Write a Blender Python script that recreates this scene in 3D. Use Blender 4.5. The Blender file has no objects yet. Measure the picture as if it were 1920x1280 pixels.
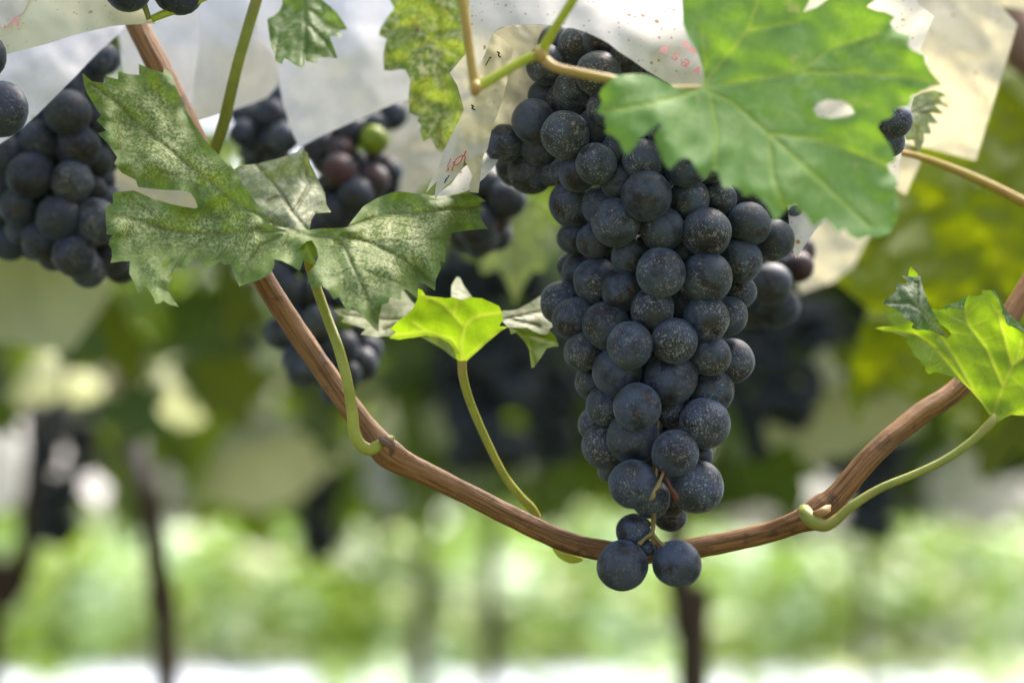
import bpy, bmesh, math, random
import numpy as np
from mathutils import Vector, Matrix, noise
from mathutils.geometry import delaunay_2d_cdt

SC = bpy.context.scene
COL = SC.collection
rnd = random.Random(7)

# ------------------------------------------------------------------ camera
PITCH = math.radians(3.2)
LENS = 85.0
FPX = LENS / 36.0 * 1920.0            # focal length in photo pixels
D = 1.0                               # distance of the grape bunch
CAM = Vector((0, 0, 1.4))
FWD = Vector((0, math.cos(PITCH), math.sin(PITCH)))
UPV = Vector((0, -math.sin(PITCH), math.cos(PITCH)))
RGT = Vector((1, 0, 0))
cam_data = bpy.data.cameras.new("camera")
cam_data.lens = LENS
cam_data.sensor_width = 36
cam_data.clip_start = 0.05
cam_data.clip_end = 400
cam_data.dof.use_dof = True
cam_data.dof.focus_distance = 0.985
cam_data.dof.aperture_fstop = 4.4
cam = bpy.data.objects.new("camera", cam_data)
COL.objects.link(cam)
cam.location = CAM
cam.rotation_euler = (math.radians(90) + PITCH, 0, 0)
SC.camera = cam

# ------------------------------------------------------------------ light
SUN_EL, SUN_AZ = math.radians(58), math.radians(32)      # azimuth from +Y towards +X
SDIR = Vector((math.cos(SUN_EL) * math.sin(SUN_AZ), math.cos(SUN_EL) * math.cos(SUN_AZ), math.sin(SUN_EL)))
world = bpy.data.worlds.new("World")
SC.world = world
world.use_nodes = True
wn = world.node_tree
wn.nodes.clear()
sky = wn.nodes.new("ShaderNodeTexSky")
sky.sky_type = 'NISHITA'
sky.sun_disc = False
sky.sun_elevation = SUN_EL
sky.sun_rotation = SUN_AZ
sky.dust_density = 6.0
sky.ozone_density = 1.0
sky.air_density = 0.4
bg = wn.nodes.new("ShaderNodeBackground")
bg.inputs['Strength'].default_value = 0.15
wo = wn.nodes.new("ShaderNodeOutputWorld")
wn.links.new(sky.outputs[0], bg.inputs['Color'])
wn.links.new(bg.outputs[0], wo.inputs['Surface'])
sun_data = bpy.data.lights.new("sun", 'SUN')
sun_data.energy = 1.0
sun_data.angle = math.radians(40)
sun_data.color = (1.0, 0.95, 0.87)
sun = bpy.data.objects.new("sun", sun_data)
COL.objects.link(sun)
sun.rotation_euler = SDIR.to_track_quat('Z', 'Y').to_euler()
sun.location = (0, 0, 8)

SC.view_settings.view_transform = 'Standard'
SC.view_settings.look = 'None'
SC.view_settings.gamma = 1.0
SC.view_settings.exposure = 2.42
SC.cycles.use_denoising = True
SC.cycles.max_bounces = 8
SC.cycles.diffuse_bounces = 4
SC.cycles.transmission_bounces = 4
SC.cycles.sample_clamp_indirect = 6.0
SC.cycles.caustics_reflective = False
SC.cycles.caustics_refractive = False

# ------------------------------------------------------------------ helpers
def at(px, py, d=D):
    """photo pixel + distance along the view axis -> a point of the scene"""
    px, py, d = float(px), float(py), float(d)
    return CAM + d * (FWD + RGT * ((px - 960.0) / FPX) + UPV * ((640.0 - py) / FPX))

def at_arr(p, d):
    p = np.asarray(p, float); d = np.asarray(d, float)
    a = (p[:, 0] - 960.0) / FPX; b = (640.0 - p[:, 1]) / FPX
    F, U, R = np.array(FWD), np.array(UPV), np.array(RGT)
    return np.array(CAM) + d[:, None] * (F + R * a[:, None] + U * b[:, None])

def px_of(d):
    return d / FPX

def tag(o, label=None, cat=None, group=None, kind=None):
    if label: o['label'] = label
    if cat: o['category'] = cat
    if group: o['group'] = group
    if kind: o['kind'] = kind
    return o

def empty(name, loc, label, cat, group=None):
    o = bpy.data.objects.new(name, None)
    o.empty_display_size = 0.01
    COL.objects.link(o)
    o.location = loc
    return tag(o, label, cat, group)

def mesh_obj(name, verts, faces, mat, parent=None, smooth=True, origin=None):
    if parent is not None:
        origin = Vector(parent.location)
    off = np.array(origin) if origin is not None else np.zeros(3)
    me = bpy.data.meshes.new(name)
    me.from_pydata((np.asarray(verts, float) - off).tolist(), [], [list(f) for f in faces])
    me.materials.append(mat)
    if smooth:
        me.polygons.foreach_set('use_smooth', [True] * len(me.polygons))
    o = bpy.data.objects.new(name, me)
    COL.objects.link(o)
    if parent is not None:
        o.parent = parent
    elif origin is not None:
        o.location = origin
    return o

def catmull(pts, n=8):
    pts = [np.array(p, float) for p in pts]
    if len(pts) == 2:
        return [pts[0] + (pts[1] - pts[0]) * t for t in np.linspace(0, 1, n + 1)]
    P = [2 * pts[0] - pts[1]] + pts + [2 * pts[-1] - pts[-2]]
    out = []
    for i in range(1, len(P) - 2):
        p0, p1, p2, p3 = P[i - 1], P[i], P[i + 1], P[i + 2]
        for k in range(n):
            t = k / n
            out.append(0.5 * ((2 * p1) + (-p0 + p2) * t + (2 * p0 - 5 * p1 + 4 * p2 - p3) * t * t + (-p0 + 3 * p1 - 3 * p2 + p3) * t ** 3))
    out.append(pts[-1])
    return out

def tube_geo(world_pts, radii, seg=12, groove=0.0, gk=5, wob=0.0):
    """swept round section along points; returns verts, faces, uvs per vertex"""
    n = len(world_pts)
    V, Fc, UVs = [], [], []
    up = Vector((0.13, 0.9, 0.3)).normalized()
    L = 0.0
    prev = None
    for i, p in enumerate(world_pts):
        p = Vector(p)
        a = Vector(world_pts[max(i - 1, 0)]); b = Vector(world_pts[min(i + 1, n - 1)])
        t = (b - a).normalized()
        if prev is not None:
            L += (p - prev).length
        prev = p
        u = (up - t * up.dot(t)).normalized()
        w = t.cross(u)
        for k in range(seg):
            ang = 2 * math.pi * k / seg
            r = radii[i] * (1 + groove * math.cos(gk * ang + 0.8 * math.sin(L * 22)) + wob * noise.noise((L * 160, math.cos(ang) * 1.5, math.sin(ang) * 1.5)))
            V.append(p + u * (math.cos(ang) * r) + w * (math.sin(ang) * r))
            UVs.append((L, k / seg))
    for i in range(n - 1):
        for k in range(seg):
            a, b = i * seg + k, i * seg + (k + 1) % seg
            Fc.append((a, b, b + seg, a + seg))
    V.append(Vector(world_pts[0])); V.append(Vector(world_pts[-1]))
    UVs += [(0, 0), (L, 0)]
    c0, c1 = len(V) - 2, len(V) - 1
    for k in range(seg):
        Fc.append((c0, (k + 1) % seg, k))
        Fc.append((c1, (n - 1) * seg + k, (n - 1) * seg + (k + 1) % seg))
    return V, Fc, UVs

def along_attr(o, uvs):
    me = o.data
    at_ = me.attributes.new("along", 'FLOAT', 'POINT')
    at_.data.foreach_set('value', [u[0] for u in uvs])
    ar = me.attributes.new("around", 'FLOAT', 'POINT')
    ar.data.foreach_set('value', [math.cos(u[1] * 2 * math.pi) for u in uvs])
    ar = me.attributes.new("around_b", 'FLOAT', 'POINT')
    ar.data.foreach_set('value', [math.sin(u[1] * 2 * math.pi) for u in uvs])

def tube(name, pts, mat, parent=None, seg=12, sub=8, groove=0.0, gk=5, wob=0.0, origin=None):
    """pts: (px, py, depth, radius in photo pixels)"""
    C = catmull(pts, sub)
    W = [at(c[0], c[1], c[2]) for c in C]
    R = [max(c[3], 0.3) * px_of(c[2]) for c in C]
    V, Fc, UVs = tube_geo(W, R, seg, groove, gk, wob)
    o = mesh_obj(name, [tuple(v) for v in V], Fc, mat, parent, origin=origin)
    along_attr(o, UVs)
    return o

def in_poly(P, poly):
    P = np.asarray(P, float); poly = np.asarray(poly, float)
    x, y = P[:, 0], P[:, 1]
    inside = np.zeros(len(P), bool)
    j = len(poly) - 1
    for i in range(len(poly)):
        xi, yi = poly[i]; xj, yj = poly[j]
        c = ((yi > y) != (yj > y)) & (x < (xj - xi) * (y - yi) / ((yj - yi) + 1e-12) + xi)
        inside ^= c
        j = i
    return inside

def seg_dist(P, lines):
    """least distance of points to a set of polylines"""
    P = np.asarray(P, float)
    best = np.full(len(P), 1e9)
    for ln in lines:
        ln = np.asarray(ln, float)
        for a, b in zip(ln[:-1], ln[1:]):
            ab = b - a
            t = np.clip(((P - a) @ ab) / (ab @ ab + 1e-9), 0, 1)
            d = np.linalg.norm(P - (a + t[:, None] * ab), axis=1)
            best = np.minimum(best, d)
    return best

def tps(ctrl, base):
    """smooth depth over (px, py) through control points; values are millimetres about base"""
    c = np.asarray(ctrl, float)
    if len(c) == 1:
        return lambda p: np.full(len(p), base + c[0, 2] / 1000)
    X = c[:, :2] / 100.0; z = c[:, 2] / 1000.0
    n = len(c)
    def U(r2):
        return r2 * np.log(r2 + 1e-9)
    if n < 3:
        dxy = X[1] - X[0]
        def f2(p):
            t = ((np.asarray(p, float) / 100.0 - X[0]) @ dxy) / (dxy @ dxy)
            return base + z[0] + (z[1] - z[0]) * t
        return f2
    K = U(((X[:, None] - X[None]) ** 2).sum(-1)) + np.eye(n) * 0.02
    Pm = np.hstack([np.ones((n, 1)), X])
    A = np.zeros((n + 3, n + 3)); A[:n, :n] = K; A[:n, n:] = Pm; A[n:, :n] = Pm.T
    sol = np.linalg.lstsq(A, np.concatenate([z, np.zeros(3)]), rcond=None)[0]
    def f(p):
        q = np.asarray(p, float) / 100.0
        r2 = ((q[:, None] - X[None]) ** 2).sum(-1)
        return base + U(r2) @ sol[:n] + sol[n] + q @ sol[n + 1:]
    return f

def sheet_geo(poly, depth, holes=(), step=7.0, veins=(), wr=0.0, wrs=60.0, seed=0, vlift=0.0, veinw=4.0, fine=(), ruffle=0.0):
    """a thin curved sheet whose outline is traced; returns verts, faces, vein, rim"""
    r = random.Random(seed + 11)
    B = []; E = []
    for loop in [poly] + list(holes):
        s = len(B); m = len(loop)
        for i in range(m):
            a = np.array(loop[i], float); b = np.array(loop[(i + 1) % m], float)
            k = max(1, int(np.linalg.norm(b - a) / step))
            for q in range(k):
                B.append(a + (b - a) * q / k)
        e = len(B)
        E += [(i, i + 1 if i + 1 < e else s) for i in range(s, e)]
    B = np.array(B)
    x0, y0 = B.min(0); x1, y1 = B.max(0)
    gx, gy = np.meshgrid(np.arange(x0, x1, step), np.arange(y0, y1, step * 0.87))
    gx = gx + (np.arange(gx.shape[0]) % 2)[:, None] * step * 0.5
    G = np.stack([gx.ravel(), gy.ravel()], 1)
    G += np.array([[r.uniform(-.12, .12) * step, r.uniform(-.12, .12) * step] for _ in range(len(G))])
    G = G[in_poly(G, poly)]
    for h in holes:
        G = G[~in_poly(G, h)]
    loops = [list(poly) + [poly[0]]] + [list(h) + [h[0]] for h in holes]
    G = G[seg_dist(G, loops) > step * 0.45]
    P = np.vstack([B, G])
    res = delaunay_2d_cdt([Vector((p[0], p[1])) for p in P], E, [], 0, 1e-4)
    P2 = np.array([tuple(v) for v in res[0]])
    T = np.array([t for t in res[2] if len(t) == 3])
    cen = P2[T].mean(1)
    keep = in_poly(cen, poly)
    for h in holes:
        keep &= ~in_poly(cen, h)
    T = T[keep]
    rim = seg_dist(P2, loops)
    vein = np.zeros(len(P2))
    if veins:
        dv = seg_dist(P2, veins)
        vein = np.exp(-(dv / veinw) ** 2)
        if fine:
            vein = np.maximum(vein, 0.5 * np.exp(-(seg_dist(P2, fine) / (veinw * 0.6)) ** 2))
    d = depth(P2)
    if wr:
        d = d + np.array([(noise.noise((p[0] / wrs, p[1] / wrs, seed * 3.7)) + 0.4 * noise.noise((p[0] / wrs * 2.6, p[1] / wrs * 2.6, seed * 1.3))) * wr / 1000 for p in P2])
    if ruffle:
        d = d + np.array([noise.noise((p[0] / 45, p[1] / 45, seed * 5.1 + 2)) for p in P2]) * ruffle / 1000 * np.exp(-rim / 40)
    if vlift:
        d = d + vein * vlift / 1000
        if veins:
            d = d - np.minimum(dv / 30.0, 1.0) ** 0.7 * vlift * 2.2 / 1000
    return at_arr(P2, d), T, vein, rim

def sheets(name, parts, mat, parent, side=None, **kw):
    """one mesh from one or several traced sheets; parts = list of dicts"""
    V = []; Fc = []; ve = []; ri = []; mi = []
    mats = []
    for q in parts:
        a = dict(kw); a.update(q)
        m = a.pop('mat', mat)
        v, t, vn, rm = sheet_geo(**a)
        if m not in mats:
            mats.append(m)
        # faces look towards the camera
        A = v[t[:, 0]]; Bq = v[t[:, 1]]; Cq = v[t[:, 2]]
        nrm = np.cross(Bq - A, Cq - A)
        flip = (nrm * (A - np.array(CAM))).sum(1) > 0
        t = t.copy(); t[flip] = t[flip][:, ::-1]
        Fc.append(t + sum(len(x) for x in V)); V.append(v); ve.append(vn); ri.append(rm)
        mi += [mats.index(m)] * len(t)
    V = np.vstack(V); Fc = np.vstack(Fc)
    o = mesh_obj(name, V, Fc, mats[0], parent)
    for m in mats[1:]:
        o.data.materials.append(m)
    o.data.polygons.foreach_set('material_index', mi)
    x = o.data.attributes.new("vein", 'FLOAT', 'POINT'); x.data.foreach_set('value', np.concatenate(ve))
    x = o.data.attributes.new("rim", 'FLOAT', 'POINT'); x.data.foreach_set('value', np.concatenate(ri) / 100.0)
    return o

def ribbon(name, strokes, depth, mat, parent, lift=0.6):
    """flat ink strokes lying just proud of a sheet; strokes = list of (points, width px)"""
    V = []; Fc = []
    for pts, w in strokes:
        C = catmull(pts, 5) if len(pts) > 2 else [np.array(p, float) for p in pts]
        L = []; s = len(V)
        for i, c in enumerate(C):
            t = np.array(C[min(i + 1, len(C) - 1)]) - np.array(C[max(i - 1, 0)])
            t = t / (np.linalg.norm(t) + 1e-9)
            nn = np.array([-t[1], t[0]]) * w / 2
            L += [c[:2] + nn, c[:2] - nn]
        L = np.array(L)
        V += list(at_arr(L, depth(L) - lift / 1000))
        for i in range(len(C) - 1):
            a = s + 2 * i
            Fc.append((a, a + 1, a + 3, a + 2))
    return mesh_obj(name, V, Fc, mat, parent, smooth=False)

# ------------------------------------------------------------------ materials
class NT:
    def __init__(s, name):
        s.m = bpy.data.materials.new(name); s.m.use_nodes = True
        s.t = s.m.node_tree; s.t.nodes.clear()
        s.out = s.n('ShaderNodeOutputMaterial')
    def n(s, ty, **kw):
        x = s.t.nodes.new(ty)
        for k, v in kw.items():
            setattr(x, k, v)
        return x
    def l(s, a, b):
        s.t.links.new(a, b)
    def val(s, x, sock):
        if isinstance(x, (int, float)):
            sock.default_value = x
        elif isinstance(x, (tuple, list)):
            sock.default_value = tuple(x) + ((1,) if len(x) == 3 and sock.type == 'RGBA' else ())
        else:
            s.l(x, sock)
    def math(s, op, a, b=0.0, clamp=False):
        x = s.n('ShaderNodeMath', operation=op, use_clamp=clamp)
        s.val(a, x.inputs[0]); s.val(b, x.inputs[1])
        return x.outputs[0]
    def mix(s, f, a, b, blend='MIX'):
        x = s.n('ShaderNodeMix', data_type='RGBA', blend_type=blend)
        s.val(f, x.inputs[0]); s.val(a, x.inputs[6]); s.val(b, x.inputs[7])
        return x.outputs[2]
    def noise(s, vec, scale, detail=3, rough=.5, out=0):
        x = s.n('ShaderNodeTexNoise')
        if vec is not None: s.l(vec, x.inputs['Vector'])
        x.inputs['Scale'].default_value = scale; x.inputs['Detail'].default_value = detail; x.inputs['Roughness'].default_value = rough
        return x.outputs[out]
    def vor(s, vec, scale, out='Distance', rnd_=1.0):
        x = s.n('ShaderNodeTexVoronoi')
        if vec is not None: s.l(vec, x.inputs['Vector'])
        x.inputs['Scale'].default_value = scale; x.inputs['Randomness'].default_value = rnd_
        return x.outputs[out]
    def ramp(s, f, lo, hi, a=0.0, b=1.0):
        x = s.n('ShaderNodeMapRange', interpolation_type='SMOOTHSTEP')
        s.val(f, x.inputs[0])
        for i, v in enumerate((lo, hi, a, b)):
            s.val(v, x.inputs[i + 1])
        return x.outputs[0]
    def attr(s, name, out='Fac'):
        return s.n('ShaderNodeAttribute', attribute_name=name).outputs[out]
    def obj(s):
        return s.n('ShaderNodeTexCoord').outputs['Object']
    def bump(s, h, strength=.3, dist=.001):
        x = s.n('ShaderNodeBump')
        x.inputs['Strength'].default_value = strength; x.inputs['Distance'].default_value = dist
        s.l(h, x.inputs['Height'])
        return x.outputs[0]
    def bsdf(s, col, rough=.5, spec=.5, normal=None, **kw):
        p = s.n('ShaderNodeBsdfPrincipled')
        s.val(col, p.inputs['Base Color']); s.val(rough, p.inputs['Roughness'])
        p.inputs['Specular IOR Level'].default_value = spec
        for k, v in kw.items():
            s.val(v, p.inputs[k.replace('_', ' ')])
        if normal is not None: s.l(normal, p.inputs['Normal'])
        return p.outputs[0]
    def done(s, sh):
        s.l(sh, s.out.inputs['Surface'])
        return s.m
    def thin(s, sh, col, w, normal=None):
        t = s.n('ShaderNodeBsdfTranslucent'); s.val(col, t.inputs[0])
        if normal is not None: s.l(normal, t.inputs['Normal'])
        x = s.n('ShaderNodeMixShader'); s.val(w, x.inputs[0]); s.l(sh, x.inputs[1]); s.l(t.outputs[0], x.inputs[2])
        return x.outputs[0]

def berry_mat(name, bloom_col, bare_col, bloom_lo=.36, bloom_hi=.62, specks=1.0, red=0.0):
    m = NT(name)
    oc = m.obj()
    oi = m.n('ShaderNodeObjectInfo')
    add = m.n('ShaderNodeVectorMath', operation='MULTIPLY_ADD')
    m.l(oi.outputs['Random'], add.inputs[0]); add.inputs[1].default_value = (31, 47, 23); m.l(oc, add.inputs[2])
    v = add.outputs[0]
    dark = m.ramp(m.noise(v, 1.15, 4, .6), bloom_lo - .06, bloom_hi - .08)     # rubbed areas / bloom
    fine = m.ramp(m.noise(v, 7.5, 5, .7), .28, .50)
    bloom = m.math('MULTIPLY', dark, m.math('ADD', m.math('MULTIPLY', fine, .55), .45))
    # the tip of a berry: rubbed darker cheek round a small brown scar
    tv = m.n('ShaderNodeVectorMath', operation='DISTANCE'); m.l(oc, tv.inputs[0]); tv.inputs[1].default_value = (0, 0, -1)
    td = m.math('ADD', tv.outputs['Value'], m.math('MULTIPLY', m.math('SUBTRACT', m.noise(v, 2.4, 4, .65), .5), 1.1))
    rnd2 = m.math('FRACT', m.math('MULTIPLY', oi.outputs['Random'], 17.3))
    cheek = m.math('MULTIPLY', m.ramp(td, .35, .75, 1, 0), m.ramp(rnd2, .35, .9, .0, .85))
    bloom = m.math('MULTIPLY', bloom, m.math('SUBTRACT', 1.0, cheek))
    grain = m.noise(v, 30, 3, .7)
    col = m.mix(bloom, bare_col, bloom_col)
    col = m.mix(m.math('MULTIPLY', m.ramp(grain, .48, .64), .6), col, (bare_col[0] * 1.2, bare_col[1] * 1.2, bare_col[2] * 1.2))
    hue = m.noise(v, .8, 2)
    col = m.mix(m.math('MULTIPLY', m.ramp(hue, .42, .7), .55), col, (0.034, 0.038, 0.026))
    if red:
        col = m.mix(m.math('MULTIPLY', m.ramp(m.noise(v, 1.4, 2), .4, .62), red), col, (0.075, 0.022, 0.022))
    # pale dust specks, gathered in patches, more of them on some berries
    patch = m.ramp(m.noise(v, .95, 2), .36, .58)
    amount = m.ramp(oi.outputs['Random'], .05, .7, .25, 1.15)
    for sc_, r_, w_, c_ in ((4.2, .44, .55, (.22, .225, .215)), (8, .54, .75, (.24, .235, .215)), (13.5, .58, .75, (.23, .225, .205)), (21, .56, .55, (.20, .195, .18))):
        x = m.n('ShaderNodeTexVoronoi'); m.l(v, x.inputs['Vector']); x.inputs['Scale'].default_value = sc_
        sep = m.n('ShaderNodeSeparateColor'); m.l(x.outputs['Color'], sep.inputs[0])
        rad = m.math('MULTIPLY', sep.outputs[0], r_)
        nz = m.math('ADD', x.outputs['Distance'], m.math('MULTIPLY', m.math('SUBTRACT', m.noise(v, 20, 3, .6), .5), .5))
        dot = m.ramp(m.math('SUBTRACT', nz, rad), -.10, .0, 1, 0)
        gate = m.ramp(sep.outputs[1], .35, .5)
        f = m.math('MULTIPLY', m.math('MULTIPLY', dot, gate), m.math('MULTIPLY', m.math('MULTIPLY', patch, amount), w_ * specks), True)
        col = m.mix(f, col, c_)
    scab = m.math('MULTIPLY', m.ramp(m.noise(v, 1.7, 4, .7), .635, .67), .75 * min(specks, 1))
    col = m.mix(scab, col, (.10, .05, .022))
    scar = m.ramp(m.math('ADD', tv.outputs['Value'], m.math('MULTIPLY', m.noise(v, 14, 2), .06)), .06, .11, .75, 0)
    col = m.mix(scar, col, (.12, .06, .03))
    b = m.bump(m.math('ADD', m.math('MULTIPLY', grain, .3), bloom), .12, .02)
    rough = m.math('SUBTRACT', .62, m.math('MULTIPLY', m.math('SUBTRACT', 1.0, bloom), .22))
    sh = m.bsdf(col, rough, .32, b, Sheen_Weight=.2, Sheen_Roughness=.4, Sheen_Tint=(.55, .78, .95))
    return m.done(sh)

def leaf_mat(name, dark, pale, mott=.8, vein=(.2, .25, .06), vein_w=.6, trans=(.25, .42, .02), tw=.4, rough=.42,
             sc=320.0, rimfade=0.0, spots=None, spec=.22, net=0.0, spotamt=.6, lo=.44, hi=.58):
    m = NT(name)
    v = m.obj()
    n1 = m.ramp(m.noise(v, sc, 6, .72), lo, hi)
    n2 = m.ramp(m.noise(v, sc * .10, 3), .34, .62)
    mask = m.math('MULTIPLY', m.math('MULTIPLY', n1, m.math('ADD', m.math('MULTIPLY', n2, .6), .4)), mott)
    if rimfade:
        mask = m.math('MULTIPLY', mask, m.ramp(m.attr('rim'), 0.0, rimfade, .15, 1.0))
    n3 = m.noise(v, sc * .22, 3, .6)
    dk = m.mix(n3, (dark[0] * .62, dark[1] * .66, dark[2] * .8), (dark[0] * 1.35, dark[1] * 1.3, dark[2] * 1.1))
    col = m.mix(mask, dk, pale)
    if spots:
        s = m.ramp(m.noise(v, sc * .3, 3, .6), .63, .72)
        col = m.mix(m.math('MULTIPLY', s, spotamt), col, spots)
    va = m.attr('vein')
    if net:
        fl = m.n('ShaderNodeVectorMath', operation='MULTIPLY_ADD'); m.l(v, fl.inputs[0]); fl.inputs[1].default_value = (1, .3, 1)
        wv = m.n('ShaderNodeVectorMath', operation='SCALE'); m.l(m.noise(v, 160, 2, .5, 1), wv.inputs[0]); wv.inputs['Scale'].default_value = .0035
        m.l(wv.outputs[0], fl.inputs[2])
        e = m.n('ShaderNodeTexVoronoi', feature='DISTANCE_TO_EDGE'); m.l(fl.outputs[0], e.inputs['Vector']); e.inputs['Scale'].default_value = 150
        ne = m.ramp(e.outputs['Distance'], .0, .07, 1, 0)
        col = m.mix(m.math('MULTIPLY', ne, net), col, vein)
    col = m.mix(m.math('MULTIPLY', va, vein_w), col, vein)
    h = m.math('ADD', m.math('MULTIPLY', va, -1.0), m.math('MULTIPLY', m.noise(v, sc * .55, 4, .65), .9))
    bp = m.bump(h, .5, .0012)
    sh = m.bsdf(col, rough, spec, bp)
    tc = m.mix(.6, trans, m.mix(m.math('MULTIPLY', n3, 1.0), (trans[0] * .6, trans[1] * .6, trans[2] * .6), (trans[0] * 1.3, trans[1] * 1.25, trans[2] * 1.2)))
    tc = m.mix(m.math('MULTIPLY', va, .7), tc, (vein[0] * 1.3, vein[1] * 1.2, vein[2]))
    if spots:
        tc = m.mix(m.math('MULTIPLY', s, spotamt * .8), tc, spots)
    return m.done(m.thin(sh, tc, tw))

def paper_mat(name, col, col2, trans, tw=.45, specks=0.0, mott=.5, msc=60.0):
    m = NT(name)
    v = m.obj()
    f = m.ramp(m.noise(v, msc, 5, .62), .35, .68)
    c = m.mix(m.math('MULTIPLY', f, mott), col, col2)
    fib = m.noise(v, 900, 4, .7)
    fl = m.n('ShaderNodeVectorMath', operation='MULTIPLY'); m.l(v, fl.inputs[0]); fl.inputs[1].default_value = (1, .15, 1); vf = fl.outputs[0]
    c = m.mix(m.math('MULTIPLY', fib, .16), c, (col2[0] * .7, col2[1] * .7, col2[2] * .7))
    tr = m.mix(m.math('MULTIPLY', f, mott * 1.2), trans, (trans[0] * .68, trans[1] * .68, trans[2] * .67))
    if specks:
        for sc_, r_ in ((190, .19), (300, .20), (520, .22)):
            x = m.n('ShaderNodeTexVoronoi'); m.l(vf, x.inputs['Vector']); x.inputs['Scale'].default_value = sc_
            sep = m.n('ShaderNodeSeparateColor'); m.l(x.outputs['Color'], sep.inputs[0])
            dot = m.ramp(m.math('SUBTRACT', x.outputs['Distance'], m.math('MULTIPLY', sep.outputs[0], r_)), -.04, .06, 1, 0)
            k = m.math('MULTIPLY', m.math('MULTIPLY', dot, m.ramp(sep.outputs[1], .5, .6)), m.math('MULTIPLY', m.ramp(m.noise(v, 35, 2), .22, .45), specks))
            c = m.mix(k, c, (.36, .22, .07)); tr = m.mix(k, tr, (.36, .2, .06))
    b = m.bump(m.math('ADD', fib, m.math('MULTIPLY', m.noise(v, 120, 3), 1.2)), .22, .0008)
    sh = m.bsdf(c, .7, .2, b)
    return m.done(m.thin(sh, tr, tw))

def bark_mat(name, a, b, c, streak=60, along=18):
    m = NT(name)
    cv = m.n('ShaderNodeCombineXYZ')
    m.l(m.math('MULTIPLY', m.attr('along'), along), cv.inputs[0])
    m.l(m.math('MULTIPLY', m.attr('around'), 2.6), cv.inputs[1])
    m.l(m.math('MULTIPLY', m.attr('around_b'), 2.6), cv.inputs[2])
    n1 = m.noise(cv.outputs[0], 2.2, 6, .65)
    n2 = m.noise(m.obj(), 90, 4, .6)
    col = m.mix(m.ramp(n1, .36, .62), a, b)
    col = m.mix(m.ramp(n2, .56, .7, 0, .75), col, c)
    pal = m.ramp(m.noise(m.obj(), 420, 4, .7), .60, .74, 0, .3)
    col = m.mix(pal, col, (min(b[0] * 1.7, 1), min(b[1] * 1.7, 1), min(b[2] * 1.8, 1)))
    bp = m.bump(m.math('ADD', n1, m.math('MULTIPLY', m.noise(m.obj(), 500, 3), .5)), .55, .0012)
    return m.done(m.bsdf(col, .58, .3, bp))

def stem_mat(name, a, b, warm):
    m = NT(name)
    v = m.obj()
    col = m.mix(m.ramp(m.noise(v, 70, 4, .6), .35, .65), a, b)
    col = m.mix(m.ramp(m.noise(v, 38, 3), .52, .7, 0, .65), col, warm)
    col = m.mix(m.ramp(m.noise(v, 700, 3, .7), .6, .7, 0, .4), col, (a[0] * .4, a[1] * .4, a[2] * .4))
    sh = m.bsdf(col, .45, .35, m.bump(m.noise(v, 400, 3), .25, .0006), Subsurface_Weight=.12, Subsurface_Scale=.004)
    return m.done(sh)

def plain_mat(name, col, rough=.6, var=.3, sc=300):
    m = NT(name)
    k = m.noise(m.obj(), sc, 3)
    c = m.mix(k, tuple(x * (1 - var) for x in col), tuple(x * (1 + var) for x in col))
    return m.done(m.bsdf(c, rough, .25))

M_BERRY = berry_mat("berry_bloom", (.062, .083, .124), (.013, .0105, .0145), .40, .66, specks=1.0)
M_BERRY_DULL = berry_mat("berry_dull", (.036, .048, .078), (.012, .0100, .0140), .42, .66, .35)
M_BERRY_RED = berry_mat("berry_reddish", (.055, .052, .068), (.020, .010, .012), .45, .7, .3, red=.75)
M_BERRY_GREEN = plain_mat("berry_unripe", (.15, .21, .02), .4)
M_LEAF_SPECKLED = leaf_mat("leaf_speckled", (.125, .21, .042), (.64, .64, .30), .85, (.13, .15, .045), .6, (.17, .30, .02), .2, .55, 800, .40, (.16, .10, .05), .25, spotamt=.3, lo=.43, hi=.57, net=.5)
M_LEAF_PALE = leaf_mat("leaf_pale_top", (.25, .30, .15), (.60, .59, .42), .9, (.16, .16, .06), .5, (.2, .3, .05), .25, .55, 300, .10, (.42, .27, .18), .25, spotamt=.4, net=.35)
M_LEAF_GLOW = leaf_mat("leaf_underside", (.14, .25, .025), (.20, .31, .06), .4, (.36, .44, .06), .75, (.30, .50, .010), .58, .6, 300, spec=.15, spots=(.12, .08, .02), spotamt=.5, net=.3)
M_LEAF_BRIGHT = leaf_mat("leaf_fresh", (.112, .245, .055), (.30, .39, .12), .45, (.33, .45, .08), .6, (.24, .44, .02), .30, .6, 330, .35, (.40, .36, .16), .2, spotamt=.55)
M_LEAF_TOP = leaf_mat("leaf_green_top", (.085, .165, .030), (.44, .48, .28), .75, (.15, .20, .06), .4, (.20, .34, .02), .38, .5, 240, .10, spec=.25)
M_LEAF_DARK = leaf_mat("leaf_dark_top", (.045, .095, .033), (.40, .42, .25), .7, (.14, .17, .07), .5, (.09, .2, .02), .3, .5, 240, .0, spec=.3)
M_LEAF_MIX = leaf_mat("leaf_mottled", (.13, .22, .03), (.64, .60, .30), 1.0, (.22, .26, .05), .4, (.30, .42, .03), .27, .6, 330, .03, (.16, .06, .03), .25, spotamt=.65)
M_LEAF_FAR = leaf_mat("leaf_far", (.10, .15, .006), (.15, .20, .02), .25, (.17, .21, .02), .3, (.36, .46, .003), .62, .6, 60, spec=.15)
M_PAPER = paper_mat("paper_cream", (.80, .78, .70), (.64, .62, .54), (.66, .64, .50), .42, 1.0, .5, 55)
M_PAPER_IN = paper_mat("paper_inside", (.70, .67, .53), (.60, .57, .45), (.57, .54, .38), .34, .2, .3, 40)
M_PAPER_GREEN = paper_mat("paper_yellowed", (.74, .74, .52), (.64, .65, .44), (.70, .72, .46), .5, .6, .35, 30)
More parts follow.
